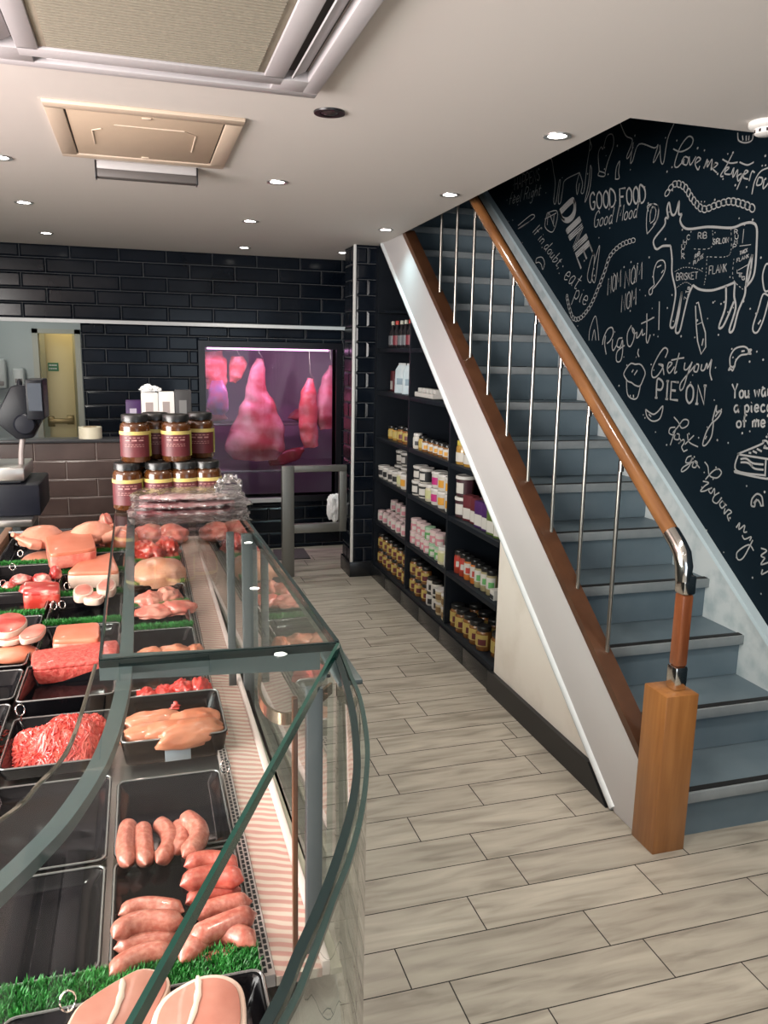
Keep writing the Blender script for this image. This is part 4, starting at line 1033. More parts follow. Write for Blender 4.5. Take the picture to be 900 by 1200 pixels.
joint(186, 679, 62, 40, 'large pale pork shoulder under the top glass', shoulder_m, 61, 'pork_shoulder', zs=0.55, amp=0.10, depth=0.09, sq=0.8)
pieces([(178, 652, 34, 20, 'red rib piece at left behind the pale pork shoulder'), (197, 648, 26, 22, 'red rib piece at right behind the pale pork shoulder'), (168, 643, 24, 14, 'small red rib piece behind the pale pork shoulder')], 'rib_piece', 'ribs', red_m, zs=0.8, amp=0.3, depth=0.06, z0=zb+0.01, sc=3)
pieces([(176, 630, 40, 22, 'far red joint at left below the plastic packs'), (202, 629, 38, 20, 'far red joint at right below the plastic packs'), (150, 634, 22, 24, 'far red joint at the end of the counter beside the glass')], 'meat_joint', 'meat', pork_m, zs=0.7, amp=0.2, depth=0.07)
# ticket rings standing along the trays
ring_m = M('chrome', (0.75, 0.72, 0.68), 0.12, 1.0)
rings = [((24, 652), 'wire ticket ring by the far left tray of chicken'), ((15, 668), 'wire ticket ring behind the round lamb pieces'), ((4, 688), 'wire ticket ring at the left edge by the lamb block'), ((79, 691), 'wire ticket ring left of the small pink chops'), ((73, 713), 'wire ticket ring in front of the small pink chops, right one of two'), ((63, 714), 'wire ticket ring in front of the small pink chops, left one of two'), ((80, 1183), 'wire ticket ring on the grass beside the left pork chop'), ((264, 905), 'wire ticket ring at the corner of the five sausage tray'), ((24, 838), 'wire ticket ring on the tray behind the large mince heap')]
r0 = None
for (px, lab) in rings:
    p = D(px[0], px[1], ZD+0.045)
    if r0 is None:
        t = thing('ticket_ring', lab, 'ticket holder', (p.x, p.y, p.z), 0, 'wire ticket rings')
        MB().tube([(0.008*math.cos(a), 0.003*math.sin(a), 0.010+0.010*math.sin(a)) for a in [i*math.pi/10 for i in range(20)]], 0.0012, 6, closed=True).build('ring', ring_m, t, local=True)
        MB().tube([(0, 0, 0), (0.001, 0, -0.012)], 0.0012, 6).build('pin', ring_m, t, local=True)
        r0 = t
    else: dup(r0, p, 0.4, lab, 'wire ticket rings')
# ================================================================ ON THE COUNTER
# clear vacuum packs lying on the top glass
pk = onz(222, 606, ZT)
film = glass_sheet('clear film', (0.86, 0.84, 0.85), 2.0, wrinkle=1.0, rough=0.25, base=0.30)
gam = M('pale gammon', (0.62, 0.34, 0.34), 0.3, second=(0.74, 0.58, 0.52), scale=14, mix=(0.45, 0.6), coat=0.4)
gam2 = M('red gammon', (0.42, 0.10, 0.11), 0.3, second=(0.66, 0.36, 0.34), scale=12, mix=(0.45, 0.65), coat=0.4)
px0 = onz(156, 606, ZT).x; px1 = onz(287, 606, ZT).x; yk = pk.y
zk = ZT+0.0005
for i, (lab, mt, dx, ry) in enumerate([('vacuum pack of red meat, bottom of the stack on the glass top', gam2, 0.0, 0), ('vacuum pack of marbled meat, middle of the stack on the glass top', gam2, 0.006, 0.05), ('vacuum pack of pale gammon with wrinkled film, top of the stack', gam, 0.002, -0.06)]):
    cx = (px0+px1)/2+dx; w = (px1-px0)/2-(0.0 if i < 2 else 0.008)
    t = thing('vacuum_pack', lab, 'meat pack', (cx, yk+0.06, zk), ry, 'clear vacuum packs on the glass')
    MB().blob((-0.008, 0, 0.0085), (w*0.86, 0.060, 0.0068), 70+i, 0.10, 3.0, 4, False, sq=0.5).build('meat', mt, t, local=True, smooth=80)
    fm = MB(); N1, N2 = 44, 26
    for side in (1, -1):
        g2 = {}
        for a in range(N1+1):
            for b in range(N2+1):
                u, v_ = a/N1*2-1, b/N2*2-1
                d = max(0, 1-max(abs(u)**5, abs(v_)**4))
                hgt = 0.0085 + side*(0.0080*d**0.5) + (0.004*noise.noise(Vector((u*7+i*5, v_*5, side*3.0)))+0.003*noise.noise(Vector((u*21+i*5, v_*13, side*3.0))))*(1.5-d)
                hgt = min(max(hgt, 0.0006), 0.0185)
                g2[a, b] = fm.bm.verts.new((u*(w+0.010+0.012*noise.noise(Vector((v_*4, i, 1)))), v_*(0.078+0.014*noise.noise(Vector((u*6, i, 2)))), hgt))
        for a in range(N1):
            for b in range(N2):
                q = (g2[a, b], g2[a+1, b], g2[a+1, b+1], g2[a, b+1])
                fm.bm.faces.new(q if side == 1 else q[::-1])
    fm.build('film', film, t, local=True, smooth=80)
    if i == 0:
        fl2 = MB(); g4 = {}
        for a in range(41):
            for b in range(13):
                u, v_ = a/20-1, b/12
                q = Vector((u*8, v_*4, 9.7))
                g4[a, b] = fl2.bm.verts.new((u*(w+0.008+0.008*noise.noise(q)), -0.065-v_*0.062-0.010*v_*noise.noise(Vector((u*5, 2.0, 0))), max(0.0008, 0.0012+0.010*(1-v_)+0.006*noise.noise(q*1.3))))
        for a in range(40):
            for b in range(12):
                fl2.bm.faces.new((g4[a, b+1], g4[a+1, b+1], g4[a+1, b], g4[a, b]))
        fl2.build('film_flap', film, t, local=True, smooth=80)
    if i == 2:
        tl_ = MB(); NA, NB = 22, 18; g3 = {}
        for a in range(NA+1):
            for b in range(NB+1):
                u, v_ = a/NA, b/NB*2-1
                q = Vector((u*6, v_*5, 4.2))
                g3[a, b] = tl_.bm.verts.new((w*0.55+u*0.055+0.012*noise.noise(q), v_*0.055*(1-0.35*u)+0.014*noise.noise(q+Vector((3, 1, 0))), 0.015+0.020*math.sin(u*2.6)+0.014*noise.noise(q*1.6)+0.004))
        for a in range(NA):
            for b in range(NB):
                tl_.bm.faces.new((g3[a, b], g3[a+1, b], g3[a+1, b+1], g3[a, b+1]))
        tl_.build('film_tail', film, t, local=True, smooth=80)
    zk += 0.0175
# jars of sauce stacked on the glass, behind the packs
jar_glass = glass_sheet('jar glass', (0.9, 0.9, 0.88), 1.0)
sauce = M('amber sauce', (0.045, 0.014, 0.004), 0.2, second=(0.085, 0.028, 0.006), scale=30, coat=0.5)
red_label = M('dark red label', (0.075, 0.008, 0.012), 0.5, second=(0.10, 0.013, 0.016), scale=20)
yel_label = M('pale yellow label', (0.42, 0.33, 0.10), 0.5)
lid_m = M('black jar lid', (0.012, 0.012, 0.012), 0.3)
pos0 = onz(178, 598, ZT)
mpp = (pos0-EYE).dot(_f)/FPX
JR = 17.0*mpp; JH = 55*mpp
def label_band(r, z0, z1, a0, a1, n_=14):
    mb = MB()
    vs = [[mb.bm.verts.new((q*math.cos(a), q*math.sin(a), z)) for a in [a0+(a1-a0)*i/n_ for i in range(n_+1)]] for (q, z) in ((r, z0), (r+0.0006, z0), (r+0.0006, z1), (r, z1))]
    for a, b in zip(vs, vs[1:]+vs[:1]):
        for i in range(n_): mb.bm.faces.new((a[i], a[i+1], b[i+1], b[i]))
    return mb
def text_lines(mb, r, rows, a0, a1):
    for (z, h, n_) in rows:
        for i in range(n_):
            u0 = a0+(a1-a0)*(i+0.12)/n_; u1 = a0+(a1-a0)*(i+0.85)/n_
            v_ = [mb.bm.verts.new((r*math.cos(u), r*math.sin(u), zz)) for u, zz in ((u0, z), (u1, z), (u1, z+h), (u0, z+h))]
            mb.bm.faces.new(v_)
def sauce_jar(loc, rz, label):
    t = thing('sauce_jar', label, 'jar', loc, rz, 'dark red labelled sauce jars on the counter')
    r, h = JR, JH
    MB().lathe([(r*0.9, 0.0), (r, r*0.12), (r, h*0.74), (r*0.94, h*0.80), (r*0.80, h*0.84), (r*0.80, h*0.87)], 28).build('sauce', sauce, t, local=True)
    MB().lathe([(r*0.84, h*0.85), (r*0.9, h*0.86), (r*0.9, h*0.985), (r*0.86, h)], 28).build('lid', lid_m, t, local=True)
    lb = label_band(r+0.0003, h*0.12, h*0.66, R(-165), R(15)).build('label', red_label, t, local=True)
    label_band(r+0.001, h*0.585, h*0.66, R(-166), R(16)).build('label_band', yel_label, lb, local=True)
    label_band(r+0.001, h*0.12, h*0.62, R(-22), R(12)).build('label_panel', M('lime label', (0.30, 0.30, 0.045), 0.5), lb, local=True)
    w = MB(); text_lines(w, r+0.0022, [(h*0.52, h*0.018, 5), (h*0.46, h*0.03, 3), (h*0.38, h*0.012, 6), (h*0.34, h*0.012, 7)], R(-125), R(-50))
    w.build('print', M('pale print', (0.32, 0.15, 0.14), 0.6), lb, local=True)
    return t
def jar_at(px, py_base, z, dy, lab, rz, j=[None]):
    p = onz(px, py_base, z)
    if dy: 
        d = ray(px, py_base); p = EYE + d*((p.y+dy)/d.y); p.z = z
    if j[0] is None:
        j[0] = sauce_jar(p, rz, lab)
        return j[0]
    return dup(j[0], p, rz, lab, 'dark red labelled sauce jars on the counter')
J1 = onz(178, 598, ZT)
dirn = Vector((1, 0.02, 0))
row_y = J1.y+JR
bx = [onz(a, 598, ZT).x for a in (151, 188, 219, 246)]
j0 = sauce_jar((bx[0], row_y, ZT), R(-4), 'sauce jar with red label, leftmost in the front bottom row')
GJ = 'dark red labelled sauce jars on the counter'
for i, x in enumerate(bx[1:]):
    dup(j0, (x, row_y+0.004*i, ZT), R(3*i-6), 'sauce jar with red label, %s from left in the front bottom row' % ORD[i+1], GJ)
for i, x in enumerate([(bx[0]+bx[1])/2+0.006, (bx[1]+bx[2])/2+0.01, (bx[2]+bx[3])/2+0.014]):
    dup(j0, (x, row_y+JR*1.78, ZT), R(5*i), 'sauce jar with red label, %s from left in the rear bottom row' % ORD[i], GJ)
zt2 = ZT+JH+0.0005
tx = [onz(158, 531, zt2), onz(207, 529, zt2), onz(180, 528, zt2), onz(234, 523, zt2)]
ys = [row_y+0.012, row_y+0.014, row_y+JR*1.95, row_y+JR*2.0]
labs = ['front left sauce jar of the upper row', 'front right sauce jar of the upper row, below the white boxes', 'rear sauce jar of the upper row between the two front ones', 'rear right sauce jar of the upper row']
pxs = [158, 206, 182, 234]
for px, y, lab in zip(pxs, ys, labs):
    p = ony(px, 500, y)
    dup(j0, (p.x, y, zt2), R(-6), lab, GJ)
# weighing scale on the worktop at the left edge
zs_ = ZW
def SX(px, py, y=3.5): return ony(px, py, y)
sc_t = thing('weighing_scale', 'dark shop weighing scale with raised display head at the left edge', 'scale', (-0.66, 3.5, zs_))
b0, b1 = SX(-40, 611, 3.36), SX(46, 568, 3.36)
MB().box(b0.x, b1.x, 3.36, 3.70, zs_, b1.z, bevel=0.008).build('base', M('scale navy plastic', (0.007, 0.008, 0.013), 0.4, spec=0.2), sc_t)
p0, p1 = SX(-40, 582, 3.39), SX(28, 548, 3.39)
MB().box(p0.x, p1.x, 3.39, 3.68, b1.z+0.01, p1.z, bevel=0.006).build('pan', steel, sc_t)
k0, k1 = SX(28, 580), SX(40, 560)
MB().tube([SX(30, 572), SX(36, 566), SX(44, 568)], 0.006, 8).build('lever', black_plastic, sc_t)
MB().box(p0.x+0.02, p1.x-0.02, 3.43, 3.63, b1.z, b1.z+0.012).build('pan_support', dark_plastic, sc_t, smooth=0)
MB().tube([SX(25, 552), SX(25, 530), SX(27, 508)], 0.011, 12).build('stem', M('grey stem', (0.26, 0.22, 0.21), 0.4), sc_t)
hd = M('display head plastic', (0.006, 0.007, 0.010), 0.4, spec=0.2)
hp = [SX(a, b) for a, b in ((-6, 492), (14, 452), (34, 450), (38, 478), (50, 492), (40, 512), (22, 514))]
MB().prism([(q.x, q.z) for q in hp], 0.075, 'y', 3.46, bevel=0.006).build('display_head', hd, sc_t)
s0, s1_ = SX(35, 490), SX(52, 444)
dsp = MB().box(s0.x, s1_.x, 3.42, 3.60, s0.z, s1_.z, bevel=0.005).build('display', hd, sc_t)
MB().box(s0.x+0.008, s1_.x-0.006, 3.417, 3.421, s0.z+0.035, s1_.z-0.014).build('screen', M('dim screen', (0.06, 0.07, 0.085), 0.15), dsp, smooth=0)
kc = SX(31, 496)
MB().lathe([(0.042, 0), (0.042, 0.014), (0.035, 0.022), (0.014, 0.024), (0.0, 0.024)], 24, mat=Matrix.Translation((kc.x, 3.462, kc.z)) @ Matrix.Rotation(R(90), 4, 'X'), capt=False).build('hinge_knob', M('scale navy plastic', (0.007, 0.008, 0.013), 0.4, spec=0.2), sc_t)
MB().lathe([(0.012, 0), (0.008, 0.02), (0.002, 0.028)], 16, mat=Matrix.Translation((SX(23, 452).x, 3.5, SX(23, 452).z))).build('knob', hd, sc_t)

# on the half wall
zw = HZ
def WX(px, y=HW+0.05): return ony(px, 505, y).x
card = M('white carton', (0.86, 0.83, 0.80), 0.55)
def carton(px0, px1, ptop, pbot, label, mat, y, d=0.07, name='carton', patch=None):
    x0, x1 = ony(px0, ptop, y).x, ony(px1, ptop, y).x
    z0, z1 = zw, ony((px0+px1)/2, ptop, y).z
    t = thing(name, label, 'carton', ((x0+x1)/2, y+d/2, z0))
    MB().box(x0, x1, y, y+d, z0, z1, bevel=0.003).build('box', mat, t)
    MB().box(x0+0.002, x1-0.002, y+0.002, y+d-0.002, z1-0.001, z1+0.004, bevel=0.001).build('flap', mat, t)
    if patch:
        MB().box(x0+(x1-x0)*0.25, x1-(x1-x0)*0.3, y-0.001, y+0.001, z0+(z1-z0)*0.45, z0+(z1-z0)*0.8).build('print', patch, t, smooth=0)
    return t
yw = HW+0.03
carton(147, 165, 470, 500, 'small purple and dark carton standing beside the white cartons', M('purple carton', (0.05, 0.012, 0.09), 0.5), yw+0.01, patch=M('pale patch', (0.45, 0.4, 0.5), 0.6))
carton(165, 185, 461, 500, 'white carton with crumpled tissue on top, left of the pair', card, yw, patch=M('faint print', (0.40, 0.33, 0.32), 0.6))
carton(185.5, 204, 460, 500, 'white carton, right of the pair above the sauce jars', card, yw, patch=M('faint print', (0.40, 0.33, 0.32), 0.6))
carton(204.5, 224, 458, 500, 'dark grey carton with pale top beside the white cartons', M('grey carton', (0.05, 0.048, 0.05), 0.5), yw+0.01, patch=M('grey print', (0.2, 0.2, 0.2), 0.6))
zt_ = ony(175, 459, yw).z+0.003
tiss = MB().blob((ony(176, 459, yw).x, yw+0.035, zt_+0.004), (0.055, 0.035, 0.03), 91, 0.55, 2.4, 4, True)
tag(tiss.build('crumpled_tissue', M('white tissue', (0.85, 0.85, 0.85), 0.8), None, smooth=20), 'crumpled white tissue on top of the left white carton', 'tissue')
tp0, tp1 = ony(92, 510, HW+0.05), ony(119, 498, HW+0.05)
tr_ = (tp1.x-tp0.x)/2
t = thing('tape_roll', 'cream roll of tape lying on the brown tiled half wall', 'tape roll', ((tp0.x+tp1.x)/2, HW+0.06, zw))
MB().lathe([(tr_*0.6, 0), (tr_, 0), (tr_, 0.066), (tr_*0.6, 0.066)], 32, capb=False, capt=False).build('tape', M('cream tape', (0.60, 0.55, 0.42), 0.45), t, local=True)
MB().lathe([(tr_*0.55, 0.0), (tr_*0.6, 0.0), (tr_*0.6, 0.068), (tr_*0.55, 0.068), (tr_*0.55, 0)], 32, capb=False, capt=False).build('core', M('card core', (0.35, 0.27, 0.17), 0.7), t, local=True)
# dispensers on the back room wall
def disp(px0, py0, px1, py1, label):
    a, b = ony(px0, py0, 8.3), ony(px1, py1, 8.3)
    t = thing('dispenser', label, 'dispenser', ((a.x+b.x)/2, 8.3, b.z))
    MB().box(a.x, b.x, 8.19, 8.299, b.z, a.z, bevel=0.02, seg=3).build('case', M('dispenser white', (0.52, 0.52, 0.5), 0.35), t)
    MB().box(a.x+0.02, b.x-0.02, 8.18, 8.195, b.z+0.03, b.z+0.07, bevel=0.004).build('opening', M('grey stem', (0.26, 0.22, 0.21), 0.4), t)
disp(-12, 420, 10, 455, 'white wall dispenser at the far left edge of the back room')
disp(16, 431, 31, 452, 'small white wall dispenser beside the cream door, behind the scale')
# green sign on the door
a, b = ony(56, 425, 8.55), ony(69, 435, 8.55)
t = thing('door_sign', 'small green and white sign on the cream door', 'sign', ((a.x+b.x)/2, 8.545, b.z))
MB().box(a.x, b.x, 8.541, 8.549, b.z, a.z).build('plate', M('sign green', (0.02, 0.16, 0.05), 0.5), t, smooth=0)
w = MB()
for r_, n_ in ((0.62, 6), (0.22, 5)):
    for i in range(n_):
        x0 = a.x+(b.x-a.x)*(0.12+0.76*i/n_); w.box(x0, x0+(b.x-a.x)*0.09, 8.539, 8.542, b.z+(a.z-b.z)*r_, b.z+(a.z-b.z)*(r_+0.18))
w.build('lettering', M('sign white', (0.6, 0.65, 0.6), 0.6), t, smooth=0)

# steel gate between counter end and pillar
YG = 5.56
gate = thing('steel_gate', 'grey square-tube steel gate in front of the meat window', 'gate', (0.93, YG, 0))
gx0, gx1, gx2, gx3 = ony(330, 560, YG).x, ony(344, 560, YG).x, ony(398, 560, YG).x, 1.404
gz1 = ony(338, 546, YG).z; gz2, gz3 = ony(398, 622, YG).z, ony(398, 612, YG).z
MB().box(gx0, gx1, YG-0.025, YG+0.025, 0, gz1, bevel=0.003).build('post', grey_metal, gate)
MB().box(gx1, gx3, YG-0.02, YG+0.02, gz1-0.045, gz1, bevel=0.003).build('top_rail', grey_metal, gate)
MB().box(gx2-0.005, gx3, YG-0.021, YG+0.021, gz2, gz1-0.045, bevel=0.003).build('end_stile', grey_metal, gate)
MB().box(gx1, gx2, YG-0.02, YG+0.02, gz2, gz3, bevel=0.003).build('lower_rail', grey_metal, gate)
mp = [onz(a, b, 0) for a, b in ((320, 645), (356, 643.5), (364, 655), (322, 657))]
tag(MB().prism([(q.x, q.y) for q in mp], 0.01, 'z', 0.0005, bevel=0.003).build('floor_mat', M('grey mat', (0.055, 0.05, 0.052), 0.9, second=(0.075, 0.07, 0.07), scale=60), None), 'flat dark grey floor mat below the meat window', 'mat')
bp_ = ony(400, 590, YG+0.12)
tag(MB().blob((1.365, YG+0.22, bp_.z-0.05), (0.05, 0.05, 0.10), 77, 0.4, 2, 4, False).build('white_bag', M('white tissue', (0.85, 0.85, 0.85), 0.8), None, smooth=30), 'small white bag hanging behind the steel gate beside the pillar', 'bag')

# ================================================================ COLD ROOM CONTENTS
YH = 6.95
raw = M('hanging beef', (0.40, 0.08, 0.09), 0.4, second=(0.60, 0.38, 0.38), scale=5, mix=(0.36, 0.66), bump=0.3, bscale=24, coat=0.2, detail=6)
rawp = M('hanging pink meat', (0.60, 0.14, 0.13), 0.4, second=(0.68, 0.36, 0.32), scale=11, mix=(0.45, 0.65), bump=0.3, bscale=30, coat=0.2, detail=6)
hook_m = steel
rail_t = thing('meat_rail', 'steel rail carrying hooks across the cold room ceiling', 'rail', (1.0, YH, 1.80))
MB().tube([(0.22, YH, 1.83), (1.88, YH, 1.83)], 0.014, 12).build('bar', hook_m, rail_t)
for x in (0.4, 1.1, 1.75): MB().tube([(x, YH, 1.83), (x, YH, 1.95)], 0.01, 8).build('hanger', hook_m, rail_t)
tz = ony(320, 412, YB+0.16)
tl = thing('tube_lamp', 'bright pink white tube lamp along the top of the meat window', 'lamp', (1.0, YB+0.2, 1.60))
MB().box(0.52, 1.50, YB+0.15, YB+0.2, 1.602, 1.625, bevel=0.004).build('tube', M('lit pink tube', (1, 0.8, 0.95), 0.4, emit=(1.0, 0.45, 0.85), estr=2.2), tl)
MB().box(0.48, 1.53, YB+0.15, YB+0.22, 1.625, 1.66).build('batten', grey_metal, tl, smooth=0)
def hang(name, pix, widths, label, mat, seed, flat=0.6, y=YH, hook=True, cat='meat'):
    """carcass hung from a hook: centre line pixels and half widths in pixels, top to bottom"""
    pts = [ony(a, b, y) for a, b in pix]
    mpp_ = (y*math.cos(YAW))/FPX*1.02
    fine, wf = [], []
    m_ = len(pts)
    for i in range(m_-1):
        for k in range(8):
            t_ = k/8; fine.append(pts[i].lerp(pts[i+1], t_)); s = t_*t_*(3-2*t_); wf.append(widths[i]*(1-s)+widths[i+1]*s)
    fine.append(pts[-1]); wf.append(widths[-1])
    t = thing(name, label, cat, (pts[0].x, y, pts[0].z))
    mb = MB(); mb.tube(fine, [w_*mpp_ for w_ in wf], 28, flat=(1, flat), up=Vector((0, 1, 0)))
    for v in mb.bm.verts:
        n1 = noise.noise(v.co*9+Vector((seed, 0, 0))); n2_ = noise.noise(v.co*26+Vector((seed, 3, 0)))
        v.co += Vector((n1*0.022+n2_*0.007, n1*0.02, n2_*0.010))
    mb.build('carcass', mat, t, smooth=80)
    if hook:
        x, z = pts[0].x, pts[0].z
        MB().tube([(x, y, z-0.03), (x+0.02, y, z-0.015), (x+0.022, y, z+0.01), (x-0.004, y, z+0.05), (x-0.02, y, 1.80), (x-0.012, y, 1.846), (x+0.006, y, 1.848), (x+0.014, y, 1.83)], 0.005, 8).build('hook', hook_m, t)
    return t
hang('hanging_beef', [(304, 420), (303, 435), (300, 458), (303, 480), (303, 505), (300, 525), (300, 538)], [5, 9, 12, 23, 33, 36, 26], 'large hanging beef leg with bluish marbling, centre of the meat window', raw, 1, 0.55, cat='beef')
hang('hanging_lamb', [(364, 444), (362, 462), (361, 485), (362, 508), (364, 524)], [4, 10, 12, 11, 9], 'narrow pink hanging carcass right of the large beef leg', rawp, 2, 0.8)
hang('beef_quarter', [(388, 428), (384, 446), (381, 466), (380, 486), (383, 502)], [3, 7, 12, 13, 8], 'dark hanging carcass at the right end of the meat window', raw, 3, 0.7, y=YH+0.05)
hang('rib_rack', [(250, 412), (252, 428), (254, 445), (250, 458)], [10, 15, 13, 8], 'hanging rib rack at the left end of the meat window', rawp, 4, 0.5)
hang('meat_piece', [(278, 418), (278, 428), (276, 440), (274, 448)], [7, 10, 9, 4], 'short hanging piece between rib rack and beef leg', rawp, 5, 0.7)
hang('wrapped_meat', [(254, 446), (256, 462), (255, 478), (254, 486)], [7, 12, 12, 7], 'bluish film wrapped meat hanging below the rib rack', M('wrapped meat', (0.30, 0.22, 0.42), 0.25, second=(0.48, 0.16, 0.24), scale=14, coat=0.6), 6, 0.6, hook=False, y=YH-0.08)
hang('shin_piece', [(316, 543), (332, 537), (346, 532), (357, 526)], [4, 8, 8, 3], 'dark red shin lying on the lower shelf of the cold room', M('dark shin', (0.22, 0.02, 0.025), 0.35, second=(0.36, 0.07, 0.07), scale=12), 7, 0.6, hook=False, y=7.15)
zsh = ony(330, 545, YH).z-0.03
sh_ = thing('cold_room_rack', 'steel rack with two shelves across the back of the cold room', 'rack', (1.0, 7.2, 0.1))
for z in (zsh, zsh+0.37): MB().box(0.25, 1.85, 6.88 if z == zsh else 7.25, 7.55, z-0.02, z, bevel=0.003).build('shelf', M('rack steel', (0.35, 0.34, 0.36), 0.4, 0.8), sh_)
for x in (0.27, 1.83): MB().box(x-0.015, x+0.015, 7.5, 7.55, 0.1, 1.5).build('leg', M('rack steel', (0.35, 0.34, 0.36), 0.4, 0.8), sh_, smooth=0)
for i, (x, w_, h_, mt, lab) in enumerate([(0.55, 0.20, 0.10, raw, 'dark joint at the left of the upper cold room shelf'), (1.02, 0.18, 0.09, rawp, 'pink joint in the middle of the upper cold room shelf'), (1.52, 0.20, 0.10, raw, 'dark joint at the right of the upper cold room shelf')]):
    tag(MB().blob((x, 7.4, zsh+0.37+h_*0.45), (w_, 0.1, h_), 80+i, 0.2, 2, 3, True).build('meat_joint', mt, None, smooth=80), lab, 'meat')
for i, (x, lab) in enumerate([(0.62, 'red joint low at the left of the cold room floor'), (1.25, 'pale joint low at the right of the cold room floor')]):
    tag(MB().blob((x, 6.95, 0.16), (0.16, 0.12, 0.13), 85+i, 0.25, 2, 3, True).build('meat_joint', [raw, rawp][i], None, smooth=80), lab, 'meat')
# ================================================================ GROCERIES ON THE SHELVES
blk = M('black jar lid', (0.012, 0.012, 0.012), 0.3)
wht = M('white plastic lid', (0.52, 0.50, 0.48), 0.4)
brown_c = M('brown preserve', (0.16, 0.065, 0.018), 0.25, second=(0.22, 0.10, 0.03), scale=30, coat=0.4)
gold_c = M('golden preserve', (0.32, 0.17, 0.03), 0.25, second=(0.40, 0.24, 0.06), scale=30, coat=0.4)
cream_c = M('cream tub', (0.50, 0.47, 0.42), 0.45)
dark_c = M('dark preserve', (0.05, 0.025, 0.018), 0.25, coat=0.4)
ylab = M('yellow paper label', (0.40, 0.30, 0.085), 0.55)
wlab = M('white paper label', (0.50, 0.48, 0.45), 0.55)
blab = M('black paper label', (0.018, 0.018, 0.02), 0.5)
rlab = M('red paper label', (0.42, 0.04, 0.03), 0.55)
plab = M('pink printed label', (0.50, 0.20, 0.24), 0.55)
olab = M('orange paper label', (0.55, 0.26, 0.03), 0.55)
glab = M('green printed label', (0.10, 0.32, 0.10), 0.55)
maroon = M('maroon label', (0.10, 0.014, 0.02), 0.5)
pinklid = M('pink white lid', (0.56, 0.42, 0.43), 0.45)
FACE = R(180)             # direction the labels look: towards the aisle
def band(r, z0, z1, half): return label_band(r+0.0004, z0, z1, FACE-R(half), FACE+R(half))
PROTO = {}
